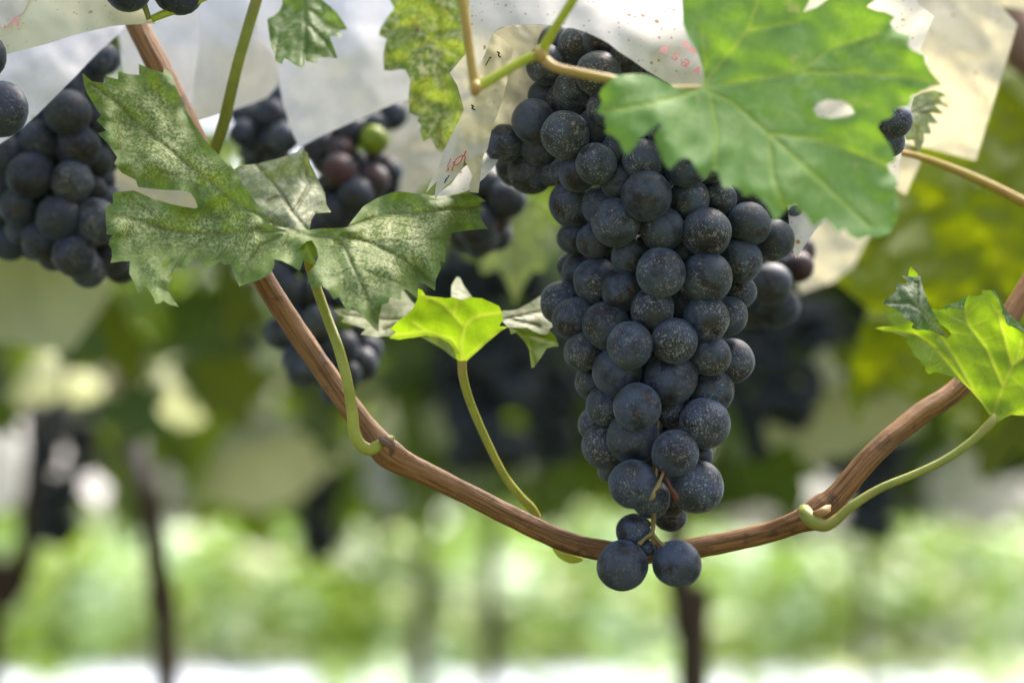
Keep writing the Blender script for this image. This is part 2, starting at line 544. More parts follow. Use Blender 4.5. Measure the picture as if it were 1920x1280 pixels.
M_PAPER_GREY = paper_mat("paper_wet", (.84, .84, .85), (.70, .70, .71), (.66, .66, .65), .26, .0, .5, 80)
M_PAPER_SUN = paper_mat("paper_sunlit", (.66, .63, .48), (.58, .54, .36), (.58, .54, .36), .36, .7, .5, 40)  # cream dimmed and yellowed to hold down the sun on it
M_INK = plain_mat("faded_red_ink", (.62, .27, .25), .7, .15)
M_INK_RED = plain_mat("red_ink", (.50, .10, .07), .7, .2)
M_INK_DARK = plain_mat("dark_mark", (.03, .03, .025), .7, .2)
M_CANE = bark_mat("cane_bark", (.115, .052, .017), (.30, .150, .052), (.05, .028, .016))
M_CANE_GREY = bark_mat("cane_bark_worn", (.13, .07, .045), (.27, .165, .115), (.07, .045, .035))
M_STEM = stem_mat("petiole", (.26, .28, .03), (.33, .35, .05), (.32, .20, .04))
M_STEM_WARM = stem_mat("petiole_warm", (.36, .25, .05), (.40, .30, .06), (.36, .19, .06))
M_STEM_LIME = stem_mat("shoot_lime", (.34, .42, .025), (.42, .47, .05), (.38, .33, .04))
M_STEM_OLIVE = stem_mat("petiole_olive", (.20, .235, .035), (.26, .29, .05), (.24, .17, .04))
M_RACHIS = stem_mat("rachis", (.17, .15, .045), (.24, .18, .06), (.17, .06, .03))
M_SCAR = plain_mat("dry_tip", (.10, .035, .018), .7, .4, 900)

# ------------------------------------------------------------------ berries
def berry_mesh(name, mat, seed, sub=4):
    bm = bmesh.new()
    bmesh.ops.create_icosphere(bm, subdivisions=sub, radius=1.0)
    r = random.Random(seed)
    sx, sy, sz = r.uniform(.94, 1.04), r.uniform(.95, 1.04), r.uniform(.96, 1.08)
    for v in bm.verts:
        c = v.co.copy()
        k = 1 + .045 * noise.noise(c * 1.1 + Vector((seed * 3.1, 0, 0))) + .006 * noise.noise(c * 3.2 + Vector((0, seed, 0)))
        c = Vector((c.x * sx, c.y * sy, c.z * sz)) * k
        ang = (c - Vector((0, 0, -sz))).length
        if ang < .12:
            c.z += .035 * (1 - ang / .12)          # the small scar at the tip of a berry
        v.co = c
    me = bpy.data.meshes.new(name)
    bm.to_mesh(me); bm.free()
    me.materials.append(mat)
    me.polygons.foreach_set('use_smooth', [True] * len(me.polygons))
    return me

BERRY = {m.name: [berry_mesh("berry", m, i, s) for i in range(7)] for m, s in ((M_BERRY, 4), (M_BERRY_DULL, 3), (M_BERRY_RED, 3), (M_BERRY_GREEN, 3))}

def relax(L, cx, hw, it=160):
    """push overlapping berries apart along the view axis, in photo pixels"""
    n = len(L)
    z = [b[3] * 42 + .35 * hw * min(1.5, ((b[0] - cx) / hw) ** 2) for b in L]
    for _ in range(it):
        for i in range(n):
            for j in range(i + 1, n):
                dx = L[i][0] - L[j][0]; dy = L[i][1] - L[j][1]
                need = (0.86 * (L[i][2] + L[j][2])) ** 2 - dx * dx - dy * dy
                if need <= 0: continue
                need = math.sqrt(need)
                dz = z[j] - z[i]
                if abs(dz) < need:
                    s = 1 if dz >= 0 else -1
                    p = (need - abs(dz)) * .25
                    # front berries hold still, back ones give way
                    if s > 0: z[j] += p * 1.4; z[i] -= p * .2
                    else: z[i] += p * 1.4; z[j] -= p * .2
    return z

def bunch(label, L, depth, mats, group="grape bunches near the camera", cx=None, hw=200, root_px=None, seed=0, fat=1.12, zs=1.0):
    r = random.Random(seed)
    cx = cx if cx is not None else sum(b[0] for b in L) / len(L)
    top = min(L, key=lambda b: b[1])
    rp = root_px or (cx, top[1] - top[2])
    o = empty("grape_bunch", at(rp[0], rp[1], depth + .03), label, "grape bunch", group)
    z = relax([b[:4] for b in L], cx, hw)
    zmin = sorted(z)[max(0, len(z) // 8)]
    for b, zz in zip(L, z):
        d = depth + (zz - zmin) * zs * px_of(depth)
        m = b[4] if len(b) > 4 else r.choice(mats)
        e = bpy.data.objects.new("berry", r.choice(BERRY[m.name]))
        COL.objects.link(e)
        e.parent = o
        e.location = at(b[0], b[1], d) - o.location
        s = b[2] * px_of(d) * fat
        e.scale = (s, s, s)
        e.rotation_euler = (r.uniform(-1.6, -.2), r.uniform(-.6, .6), r.uniform(-1.0, 1.0))
    return o

B_, DU, RE, GR = M_BERRY, M_BERRY_DULL, M_BERRY_RED, M_BERRY_GREEN
MAIN = [
 (1025,122,37,1.5),(1047,81,36,2),(1084,85,36,1.2),(1127,75,34,1.5),(1181,103,35,1.2),(1122,138,43,.6),(1077,167,37,.9),(1020,180,29,1.8),
 (1055,187,29,1.6),(1000,227,39,.5),(1060,253,43,0),(1117,240,35,.7),(1133,206,31,.5),(945,270,35,1.5),(1012,276,34,1.0),(995,322,42,1.2),
 (963,315,32,1.8),(1033,325,23,1.9),(1118,307,37,.1),(1085,322,37,.6),(1056,322,25,1.4),(1160,281,31,.6),(1207,300,38,0),(1160,342,32,.5),
 (1213,368,45,-.2),(1290,310,41,.1),(1292,375,37,.5),(1073,383,42,.9),(1155,417,46,0),(1130,388,37,.8),(1242,430,40,.3),(1325,435,44,0),
 (1347,372,33,.9),(1396,364,36,.7),(1404,419,39,.2),(1450,450,38,.8),(1478,396,26,1.4),(1437,400,27,1.4),(1118,450,35,1.1),(1074,447,28,1.6),
 (1184,478,37,.5),(1239,511,44,0),(1325,520,45,0),(1280,478,30,1.3),(1388,489,39,.5),(1388,548,30,1.1),(1120,528,44,.6),(1087,507,31,1.4),
 (1070,500,24,1.9),(1167,545,37,.5),(1055,568,40,1.4),(1077,598,39,1.1),(1223,581,41,.3),(1324,598,41,.3),(1367,592,35,.9),(1137,611,43,.5),
 (1181,647,42,.1),(1265,639,41,.2),(1333,667,37,.4),(1374,676,40,.8),(1094,659,35,1.2),(1157,697,45,.5),(1258,709,48,.5),(1335,732,39,1.0),
 (1113,716,33,1.2),(1195,762,45,.1),(1135,760,35,.7),(1263,770,33,.8),(1322,793,45,.5),(1117,795,31,1.4),(1134,837,41,.8),(1187,820,47,.4),
 (1266,849,41,.2),(1311,853,24,1.3),(1187,907,44,.3),(1307,912,47,.4),(1220,935,36,.9),(1258,940,29,1.2),(1256,966,30,1.6),(1188,996,32,.9),
 (1214,1027,14,.8),(1167,1060,45,.2),(1269,1056,43,.2),(1142,882,20,1.5),
 (1250,246,36,.8),(1340,310,36,.9),(1200,240,34,1.0),(1280,205,36,1.3),(1190,175,36,1.2),
 (1278,572,40,2.3),(1150,480,36,2.2)]
MAIN = [(b[0], b[1], b[2] * 1.035 + .5, b[3]) for b in MAIN]
main_bunch = bunch("large dark blue grape bunch in sharp focus under the speckled paper cover", MAIN, .992, [M_BERRY], cx=1225, hw=190, root_px=(1200, -40), seed=5, fat=1.0)

def inner_berries(par, spots, depth):
    bm = bmesh.new()
    for x, y, rr, dd in spots:
        c = at(x, y, depth + dd) - par.location
        bmesh.ops.create_icosphere(bm, subdivisions=3, radius=rr * px_of(depth), matrix=Matrix.Translation(c))
    me = bpy.data.meshes.new("inner_berries"); bm.to_mesh(me); bm.free()
    me.materials.append(M_BERRY_DULL); me.polygons.foreach_set('use_smooth', [True] * len(me.polygons))
    o = bpy.data.objects.new("inner_berries", me); COL.objects.link(o); o.parent = par
    o['kind'] = 'stuff'
IR = random.Random(2)
sp = []
for y in range(110, 905, 52):
    x0 = 1055 + max(0, (y - 100)) * .13 if y < 560 else 1115 + (y - 560) * .19
    x1 = 1330 if y < 250 else (1420 if y < 480 else 1385 - (y - 480) * .22)
    x = x0
    while x <= x1:
        sp.append((x + IR.uniform(-8, 8), y + IR.uniform(-8, 8), 38, .040 + IR.uniform(0, .010)))
        x += 58
inner_berries(main_bunch, sp, .992)

def stemlet(name, pts, mat, par, seg=8):
    return tube(name, pts, mat, par, seg=seg, sub=5, wob=.25)

stemlet("rachis", [(1200,-40,1.03,7),(1205,200,1.035,7),(1225,480,1.03,6),(1232,700,1.025,6),(1228,860,1.015,5),(1226,950,1.0,5),(1225,985,.994,4.5),(1222,1005,.992,4.5),(1228,1022,.992,3)], M_RACHIS, main_bunch)
stemlet("pedicel", [(1222,1000,.990,4.5),(1208,1010,.990,3.5),(1198,1020,.988,5)], M_RACHIS, main_bunch)
stemlet("pedicel", [(1224,1000,.990,4),(1234,1012,.990,3.2),(1246,1024,.988,5)], M_RACHIS, main_bunch)
stemlet("pedicel", [(1222,985,1.006,3.5),(1208,972,1.008,3),(1196,968,1.01,4)], M_RACHIS, main_bunch)
stemlet("pedicel", [(1226,1003,1.002,4),(1230,1030,.998,4),(1226,1048,1.0,5)], M_SCAR, main_bunch)
stemlet("pedicel", [(1232,870,1.0,3),(1241,890,.990,3),(1250,900,.981,3.2),(1257,914,.977,3),(1262,922,.975,5),(1268,934,.975,6),(1264,940,.976,2)], M_SCAR, main_bunch)
stemlet("pedicel", [(1246,880,.99,3),(1238,900,.980,3.5),(1233,912,.975,4.5),(1226,921,.971,3),(1224,931,.971,4.5),(1217,938,.971,2)], M_RACHIS, main_bunch)
stemlet("pedicel", [(1235,860,1.0,4),(1244,880,.99,6),(1243,893,.985,3)], plain_mat("dry_red_stalk", (.22, .03, .02), .6), main_bunch)

LEFT = [(128,211,41,0),(120,165,38,.8),(195,112,28,.8),(158,140,36,1.2),(56,328,41,0),(135,340,37,.2),(146,275,38,.5),(76,263,35,.6),(62,222,30,1.1),
 (18,290,34,.6),(181,304,29,1.2),(4,338,34,.9),(37,386,36,.5),(111,408,39,.2),(178,417,40,.2),(140,479,38,.3),(77,450,33,.7),(36,430,25,1.2),(208,480,35,.8),
 (166,505,31,1.0),(180,228,29,1.3),(205,380,28,1.2),(172,356,26,1.1),(101,478,27,1.2),(226,500,28,1.2),(0,388,32,1.3),(-30,260,38,.5),(-50,320,38,.5),(90,190,32,1.6),(95,300,30,1.8),(95,370,30,1.8)]
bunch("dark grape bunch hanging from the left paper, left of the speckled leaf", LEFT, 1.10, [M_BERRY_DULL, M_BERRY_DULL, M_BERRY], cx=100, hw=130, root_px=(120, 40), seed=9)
lb = [o for o in bpy.data.objects if o.type == 'EMPTY' and str(o.get('label', '')).startswith('dark grape bunch hanging from the left')][0]
inner_berries(lb, [(x + IR.uniform(-8, 8), y + IR.uniform(-8, 8), 40, .030) for y in range(190, 470, 52) for x in range(-40 if y < 330 else 20, 190, 55)], 1.10)
TL = [(3,205,46,0),(-36,105,42,.4),(240,-26,43,0),(335,-21,43,.1),(-60,160,44,.6),(290,-70,42,.4),(200,-80,42,.5)]
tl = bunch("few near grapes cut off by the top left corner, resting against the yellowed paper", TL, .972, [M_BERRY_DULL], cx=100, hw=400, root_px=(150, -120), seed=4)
stemlet("rachis", [(258,-20,.985,5),(270,10,.985,6),(280,36,.985,6)], M_STEM_OLIVE, tl)
stemlet("rachis", [(284,36,.985,7),(310,26,.985,7),(345,16,.985,6),(400,-12,.985,6)], M_STEM_LIME, tl)

MID1 = [(456,250,25,0),(480,222,27,.5),(508,214,27,.6),(522,178,22,.9),(533,258,27,0),(503,268,25,.2),(474,285,24,.3),(490,190,25,1),(548,232,25,.8),(452,214,20,1),(520,300,26,.8),(480,320,26,.9),(560,200,26,1)]
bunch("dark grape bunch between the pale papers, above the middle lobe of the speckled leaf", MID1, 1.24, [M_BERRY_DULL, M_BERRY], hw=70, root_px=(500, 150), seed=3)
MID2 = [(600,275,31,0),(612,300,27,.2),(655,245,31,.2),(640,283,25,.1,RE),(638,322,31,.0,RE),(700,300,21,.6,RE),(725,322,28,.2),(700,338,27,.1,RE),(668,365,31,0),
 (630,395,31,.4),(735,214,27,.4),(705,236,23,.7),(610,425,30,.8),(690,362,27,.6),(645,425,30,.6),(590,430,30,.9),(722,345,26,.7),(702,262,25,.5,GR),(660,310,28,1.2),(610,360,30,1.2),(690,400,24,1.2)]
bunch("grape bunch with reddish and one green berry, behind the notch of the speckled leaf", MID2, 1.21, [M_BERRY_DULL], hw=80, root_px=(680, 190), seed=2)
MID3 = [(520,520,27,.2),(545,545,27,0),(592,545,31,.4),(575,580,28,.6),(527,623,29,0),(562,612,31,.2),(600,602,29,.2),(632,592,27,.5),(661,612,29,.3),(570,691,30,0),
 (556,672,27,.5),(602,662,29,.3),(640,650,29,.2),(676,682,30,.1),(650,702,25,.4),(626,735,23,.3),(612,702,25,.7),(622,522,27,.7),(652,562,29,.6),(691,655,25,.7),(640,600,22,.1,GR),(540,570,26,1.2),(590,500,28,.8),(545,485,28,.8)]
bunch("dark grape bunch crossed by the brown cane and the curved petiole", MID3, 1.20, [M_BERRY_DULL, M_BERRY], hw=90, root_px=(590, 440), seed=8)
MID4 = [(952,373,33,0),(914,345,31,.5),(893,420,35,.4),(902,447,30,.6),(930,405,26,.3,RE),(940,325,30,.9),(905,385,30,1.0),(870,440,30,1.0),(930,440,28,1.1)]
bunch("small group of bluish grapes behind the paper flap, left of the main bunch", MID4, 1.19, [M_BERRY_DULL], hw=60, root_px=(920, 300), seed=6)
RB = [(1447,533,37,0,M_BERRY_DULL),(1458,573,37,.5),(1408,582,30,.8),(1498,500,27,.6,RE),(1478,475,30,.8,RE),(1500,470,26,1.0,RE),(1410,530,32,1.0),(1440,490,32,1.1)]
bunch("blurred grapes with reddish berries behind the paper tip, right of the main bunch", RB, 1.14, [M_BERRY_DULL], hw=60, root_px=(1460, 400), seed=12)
RR = [(1677,226,30,0),(1668,266,26,.3),(1650,230,30,.6),(1640,280,30,.8)]
bunch("two small grapes peeking past the right edge of the big bright leaf", RR, .985, [M_BERRY], hw=60, root_px=(1650, 150), seed=13)

# ------------------------------------------------------------------ canes and shoots
def cane(label, pts, mat, group=None, nodes=()):
    o = tube("vine_cane", pts, mat, None, seg=28, sub=14, groove=.03, gk=7, wob=.06, origin=at(*pts[0][:3]))
    tag(o, label, "vine cane", group)
    return o
c1 = cane("long brown vine cane sagging in a curve under the main grape bunch",
 [(215,-60,1.06,20),(262,55,1.05,21),(300,128,1.04,22),(355,240,1.03,22),(420,380,1.02,21.5),(480,500,1.012,21),(560,626,1.006,20.5),(640,741,1.0,20.5),(692,808,.997,22),(716,838,.995,27),(736,855,.995,28),(765,872,.997,23),
  (850,912,1.0,20),(960,968,1.004,20),(1060,1014,1.008,20),(1150,1034,1.012,20),(1245,1035,1.012,19.5),(1340,1020,1.01,19.5),(1430,1000,1.006,19.5),(1490,980,1.0,21),(1522,966,.998,27),(1545,950,.998,27),(1572,926,.998,22),(1640,848,1.0,20.5),(1720,780,1.01,20),(1800,724,1.02,20),
  (1870,630,1.03,20),(1925,540,1.04,20),(1990,430,1.05,20)], M_CANE)
def bud(pts, par, mat):
    return tube("bud", pts, mat, par, seg=10, sub=5, wob=.3)
bud([(712,822,.975,4),(722,826,.970,9),(735,838,.972,8),(733,852,.978,3)], c1, M_CANE_GREY)
bud([(1556,948,.978,3),(1546,957,.970,9),(1532,962,.970,7),(1524,962,.975,3)], c1, stem_mat("bud_scale", (.36,.22,.07), (.30,.18,.06), (.12,.07,.03)))
lf_stub = tube("leaf_stalk", [(1035,1022,1.03,3),(1052,1036,1.028,9),(1072,1046,1.026,10),(1092,1048,1.026,4)], M_STEM_LIME, None, seg=12, sub=5, origin=at(1035,1022,1.03))
tag(lf_stub, "short yellow green stalk stub just under the sagging cane, left of the lowest grapes", "leaf stalk")
sh = tube("vine_shoot", [(862,-40,.90,9),(872,30,.90,9),(882,110,.90,9),(890,158,.90,10),(893,166,.90,10)], M_STEM_WARM, None, seg=12, origin=at(893,166,.9))
tag(sh, "thin zigzag shoot with lime green and brownish joints in front of the paper cover", "vine shoot")
tube("stem_joint", [(893,165,.90,10),(940,138,.90,9),(985,112,.90,9),(1012,102,.90,10)], M_STEM_LIME, sh)
tube("stem_joint", [(1014,100,.90,11),(1035,62,.895,9),(1062,20,.89,8.5),(1100,-40,.885,8.5)], M_STEM_LIME, sh)
tube("node", [(1008,92,.90,7),(1014,103,.898,13),(1022,116,.90,7)], M_STEM_WARM, sh)
tube("node", [(888,152,.90,7),(892,166,.898,12),(888,178,.90,5)], M_STEM_WARM, sh)
pt = tube("petiole", [(500,-60,1.03,10),(478,10,1.03,10.5),(446,120,1.035,10.5),(422,220,1.045,11),(404,280,1.055,11),(392,320,1.06,9)], M_STEM_OLIVE, None, seg=14, origin=at(404,275,1.05))
tag(pt, "straight olive green leaf stalk slanting in front of the white papers", "leaf stalk")
pt = tube("petiole", [(1680,284,1.06,5),(1730,296,1.07,6.5),(1800,322,1.08,8),(1870,354,1.09,9),(1980,410,1.1,10)], M_STEM_WARM, None, seg=14, origin=at(1690,286,1.07))
tag(pt, "thin orange leaf stalk at the right edge, under the sunlit paper", "leaf stalk")
cane("dark brown blurred tube standing in for a shadow at the top right corner behind the papers", [(1840,-40,1.42,30),(1880,30,1.42,42),(1925,90,1.42,46),(1990,150,1.42,46)], M_CANE_GREY)  # cane-shaped tube added where there is only dark shade

# ------------------------------------------------------------------ leaves
def leaf(label, base, cat="vine leaf", group="vine leaves near the camera"):
    return empty("vine_leaf", at(*base), label, cat, group)

# 1. large speckled leaf
Lf = leaf("large speckled green and cream vine leaf spread at left in front of the cane", (588, 470, .985))
L_ctrl = [(590,450,-14),(158,145,22),(300,135,30),(250,300,8),(360,240,18),(420,330,6),(510,420,-6),(200,410,-6),(300,400,6),(300,560,-34),(240,500,-28),(420,440,2),(450,530,-26),(540,490,-22),
          (590,435,-8),(700,380,10),(900,380,22),(900,425,16),(760,450,-2),(830,500,-8),(710,620,-44),(640,580,-36),(790,550,-24),(650,470,-18)]
L_poly = [(154,137),(173,153),(197,157),(199,144),(222,149),(221,134),(242,139),(261,141),(260,120),(283,130),(306,137),(307,126),(322,139),(330,162),(337,184),(355,215),(363,232),(384,262),(416,297),(439,322),(474,372),(513,424),
 (545,428),(580,431),(600,428),(625,428),(650,426),(666,406),(681,387),(706,372),(731,362),(750,359),(775,362),(809,367),(847,366),(881,363),(894,366),(911,377),(898,381),(912,395),(897,394),(903,412),(915,429),(881,431),(847,437),(846,446),(832,449),
 (836,469),(834,491),(824,489),(827,502),(817,525),(816,545),(797,533),(783,528),(783,559),(762,543),(753,543),(751,562),(731,556),(728,568),(716,571),(711,594),(710,623),(697,612),(681,594),(669,583),(660,577),(653,587),(644,572),(636,557),(625,561),(616,545),
 (603,535),(593,539),(586,545),(583,535),(580,526),(578,535),(576,527),(580,509),(590,497),(597,481),(594,466),(585,451),(576,452),(566,460),(560,470),(575,473),(570,484),(562,508),(544,497),(528,489),(514,486),(513,503),(503,516),(486,525),(468,529),(449,537),(444,525),(439,514),(432,496),
 (420,496),(414,490),(400,498),(384,506),(379,493),(374,486),(361,487),(345,506),(334,500),(328,508),(322,517),(321,534),(311,537),(322,556),(336,576),(318,571),(306,563),(300,568),(291,569),(288,558),(283,550),(276,540),(270,535),(267,545),(259,552),(255,540),(252,530),(242,513),(243,500),(244,489),(226,490),(207,493),(210,480),(209,467),(203,459),(206,447),(212,440),(199,440),(200,430),(198,412),(199,386),(212,381),(211,362),(230,359),(252,357),(283,371),(318,382),(345,388),(366,391),(371,389),
 (366,374),(357,362),(341,357),(306,356),(259,351),(255,338),(228,324),(214,306),(220,295),(201,268),(183,250),(199,245),(181,226),(189,217),(180,203),(173,192),(163,175),(158,160)]
L_hole = [(304,491),(312,486),(319,485),(316,493),(305,503)]
C = (588, 445)
L_veins = [[C,(560,436),(513,420),(440,378),(380,328),(322,284),(270,240),(220,194),(170,155)],[C,(540,434),(480,432),(400,440),(320,432),(240,408),(205,400)],[(540,436),(490,460),(460,500),(450,530)],
           [C,(620,432),(650,428),(720,402),(800,398),(900,386)],[C,(620,444),(645,460),(662,500),(690,560),(708,615)],[(640,440),(700,458),(760,488),(812,535)],[(400,440),(350,470),(320,520),(325,565)]]
L_fine = [[(440,378),(400,390),(360,370)],[(380,328),(330,330),(270,330)],[(322,284),(270,290),(215,280)],[(322,284),(310,220),(290,140)],[(400,345),(380,280),(345,210)],[(270,240),(240,235),(190,225)],
  [(320,432),(280,460),(225,480)],[(320,432),(270,390),(230,365)],[(400,440),(360,410),(330,395)],[(480,432),(440,460),(400,490)],[(720,402),(780,380),(870,370)],[(760,400),(820,420),(880,425)],[(662,500),(630,520),(600,520)],[(662,500),(710,515),(775,545)],[(680,535),(720,550),(745,552)],[(680,535),(655,550),(645,565)],
  [(700,458),(760,450),(830,450)],[(760,488),(790,485),(820,490)],[(650,465),(700,480),(750,500)],[(700,405),(740,420),(800,430)],[(690,560),(700,575),(712,590)],[(690,560),(675,570),(665,572)]]
L_fine += [[(460,430),(430,410),(415,385)],[(540,436),(530,460),(520,480)],[(230,405),(215,420),(203,430)]]
back_poly = [(425,300),(439,318),(450,311),(487,306),(528,295),(556,286),(564,278),(577,287),(580,306),(597,337),(609,362),(612,384),(621,398),(606,399),(591,400),(584,412),(580,434),(560,445),(520,440),(490,420),(460,370)]
sheets("blade", [
    dict(poly=L_poly, depth=tps(L_ctrl, .990), holes=[L_hole], veins=L_veins, fine=L_fine, seed=1),
    dict(poly=back_poly, depth=tps([(430,310,24),(565,280,40),(620,395,24),(580,435,4),(500,425,12)], .992), veins=[[C,(575,430),(550,400),(528,366),(505,333),(480,310)],[(550,400),(580,350),(570,290)],[(528,366),(500,380)],[(565,420),(590,400)]], fine=[[(528,366),(545,330),(540,295)],[(560,410),(600,380)]], seed=2, mat=M_LEAF_PALE)],
    M_LEAF_SPECKLED, Lf, step=4.2, wr=9, wrs=85, vlift=1.0, veinw=3.0, ruffle=9)
sheets("folded_edge", [dict(poly=[(558,470),(563,458),(573,450),(586,447),(594,462),(597,478),(590,484),(588,482),(597,497),(586,496),(570,487),(576,473)], depth=tps([(560,470,0),(597,497,-2),(586,447,6)], .974), step=4, veins=[[(573,452),(580,475),(590,490)]])], M_LEAF_GLOW, Lf)
tube("petiole", [(583,456,.984,8),(577,478,.985,9),(590,528,.99,9.5),(612,590,.985,9.5),(634,650,.975,10),(650,710,.972,10),(660,770,.972,10.5),(664,808,.972,11),(676,833,.972,11.5),(694,842,.972,11.5),(710,834,.972,10),(722,826,.976,8),(734,822,.982,7)], M_STEM, Lf, seg=16, groove=.05, gk=3)

# 2. small glowing leaf in the middle
Mf = leaf("small lime green leaf seen from below on a long stalk, left of the main bunch", (866, 676, 1.02))
front = [(783,540),(792,544),(798,554),(812,556),(826,557),(836,559),(850,557),(867,563),(881,557),(903,559),(922,567),(936,574),(943,589),(942,601),(936,611),(952,613),(939,621),(915,641),(896,658),(878,674),(873,680),(864,680),(857,674),(851,656),(843,644),(824,634),(797,629),(776,633),(763,634),(749,637),(730,634),(737,627),(742,622),(731,617),(742,606),(754,596),(764,589),(775,577),(782,562)]
fv = [[(865,678),(866,640),(871,612),(885,598),(905,590),(938,586)],[(869,612),(850,590),(830,570),(790,552)],[(863,660),(848,636),(800,622),(740,628)],[(868,675),(900,648),(945,615)],[(800,622),(775,605)],[(850,590),(855,570)]]
sheets("blade", [
    dict(poly=front, depth=tps([(866,678,-4),(783,545,-9),(735,630,-9),(860,560,-8),(940,590,-6),(940,615,-4)], 1.02), veins=fv, mat=M_LEAF_GLOW),
    dict(poly=[(625,581),(640,578),(658,580),(690,585),(705,570),(725,552),(754,541),(773,566),(790,580),(770,600),(750,625),(745,632),(720,630),(706,632),(690,629),(676,627),(681,621),(685,617),(664,610),(639,603),(646,595),(634,590)], depth=tps([(625,581,26),(754,541,34),(750,625,8)], 1.02), veins=[[(760,600),(700,598),(640,590)],[(760,600),(720,620)]]),
    dict(poly=[(788,631),(812,630),(826,634),(843,644),(851,656),(858,674),(852,672),(836,659),(820,648),(807,641)], depth=tps([(788,631,8),(858,674,4)], 1.02)),
    dict(poly=[(846,562),(846,536),(851,527),(856,519),(862,520),(866,527),(869,534),(889,562)], depth=tps([(846,560,10),(856,519,24)], 1.02)),
    dict(poly=[(941,582),(956,582),(970,580),(984,572),(994,567),(1012,555),(1025,547),(1032,572),(1049,613),(1038,611),(1032,615),(1029,621),(1025,627),(1014,626),(1003,622),(989,614),(970,614),(952,614),(940,600)], depth=tps([(941,590,2),(1025,547,28),(1049,613,14)], 1.02), veins=[[(945,600),(990,590),(1035,580)],[(960,600),(1010,612)]]),
    dict(poly=[(954,614),(972,612),(989,612),(1003,620),(1022,624),(1027,616),(1042,632),(1048,649),(1036,650),(1025,653),(1019,663),(1013,672),(1001,689),(996,689),(994,672),(992,656),(987,646),(982,639),(974,630),(967,623),(958,627)], depth=tps([(954,614,4),(1048,645,10),(998,689,-8)], 1.02), veins=[[(960,616),(990,635),(1000,680)],[(985,628),(1040,640)]], mat=M_LEAF_GLOW)],
    M_LEAF_PALE, Mf, step=4.5, wr=2, wrs=70, vlift=.3, veinw=3.0, ruffle=2)
tube("petiole", [(866,676,1.016,9),(868,705,1.016,8.5),(882,755,1.018,8),(912,825,1.02,7.5),(945,890,1.022,7.5),(975,930,1.024,8.5),(996,952,1.026,9),(1010,972,1.026,7)], M_STEM, Mf, seg=14)

# 3. right leaf with a curled dark lobe
Rf = leaf("backlit lime green leaf with a curled dark lobe at the right edge", (1862, 784, .99))
R_ctrl = [(1862,784,-8),(1640,616,-2),(1740,700,-8),(1780,600,2),(1840,550,6),(1920,640,3),(1920,775,-4),(1980,700,4),(1830,660,-2)]
Rd = tps(R_ctrl, .99)
R_poly = [(1747,579),(1759,580),(1775,576),(1806,581),(1807,570),(1809,562),(1816,554),(1826,556),(1836,554),(1842,551),(1841,544),(1861,544),(1870,557),(1880,582),(1887,607),(1904,615),(1920,625),(1945,632),(1962,640),(1955,665),(1978,720),(1958,735),(1950,780),(1920,780),(1897,777),(1884,783),(1872,791),(1860,784),(1855,777),(1840,755),(1820,732),(1810,722),(1790,707),(1765,700),(1752,697),(1742,701),(1734,694),(1736,687),(1728,683),(1725,675),(1715,668),(1707,652),(1699,640),(1707,636),(1685,627),(1670,622),(1655,622),(1648,617),(1637,616),(1655,612),(1677,611),(1667,602),(1663,590),(1660,577),(1672,577),(1695,589),(1710,605),(1742,619),(1775,634),(1784,627),(1779,619),(1765,609),(1752,590)]
Rv = [[(1862,783),(1880,725),(1900,685),(1925,665),(1970,640)],[(1880,725),(1850,655),(1815,610),(1808,572)],[(1897,687),(1880,620),(1872,585)],[(1857,780),(1830,740),(1790,670),(1762,632)],[(1845,762),(1800,710),(1750,650),(1715,626),(1650,617)],[(1866,785),(1900,777),(1950,775)],[(1905,682),(1915,640)]]
Rfine = [[(1850,655),(1800,645)],[(1830,630),(1775,622)],[(1813,605),(1780,590)],[(1880,725),(1920,720)],[(1890,700),(1930,740)],[(1865,690),(1830,680)],[(1840,640),(1870,630)],[(1820,612),(1850,600)],[(1880,620),(1900,640)],[(1790,670),(1760,690)],[(1800,690),(1770,640)],[(1750,650),(1740,690)],[(1770,675),(1745,690)],[(1720,630),(1712,645)],[(1830,740),(1845,700)],[(1811,590),(1835,570)],[(1876,600),(1860,570)]]
curl_ctrl = [(1777,634,-2),(1654,569,-20),(1707,510,-8),(1746,580,-16),(1700,590,-24)]
sheets("blade", [
    dict(poly=R_poly, depth=Rd, veins=Rv, fine=Rfine, mat=M_LEAF_GLOW),
    dict(poly=[(1654,569),(1662,560),(1682,545),(1680,538),(1685,531),(1694,533),(1701,530),(1698,524),(1691,517),(1704,518),(1715,519),(1725,517),(1727,526),(1730,537),(1737,557),(1746,580),(1762,607),(1777,634),(1764,628),(1750,620),(1738,619),(1730,618),(1719,619),(1709,614),(1714,604),(1702,600),(1694,595),(1695,588),(1684,583),(1675,577)], depth=tps(curl_ctrl, .99), veins=[[(1770,628),(1730,585),(1705,568),(1660,568)],[(1720,578),(1718,530)]]),
    dict(poly=[(1703,518),(1704,508),(1707,499),(1715,507),(1722,514),(1718,521)], depth=tps([(1707,505,-2)], .99), mat=M_LEAF_GLOW),
    dict(poly=[(1755,585),(1763,579),(1772,574),(1786,569),(1800,564),(1808,557),(1815,553),(1810,565),(1807,580),(1792,578),(1778,577),(1774,583),(1770,579),(1764,580)], depth=tps([(1755,585,-4),(1815,555,-4)], .99)),
    dict(poly=[(1858,544),(1865,545),(1872,557),(1880,572),(1888,584),(1900,596),(1922,612),(1922,624),(1910,616),(1897,610),(1892,612),(1888,608),(1885,594),(1879,588),(1880,580),(1872,562)], depth=tps([(1860,544,0),(1920,620,-4)], .99))],
    M_LEAF_DARK, Rf, step=4, wr=2, wrs=80, vlift=.4, veinw=3.0, ruffle=2.5)
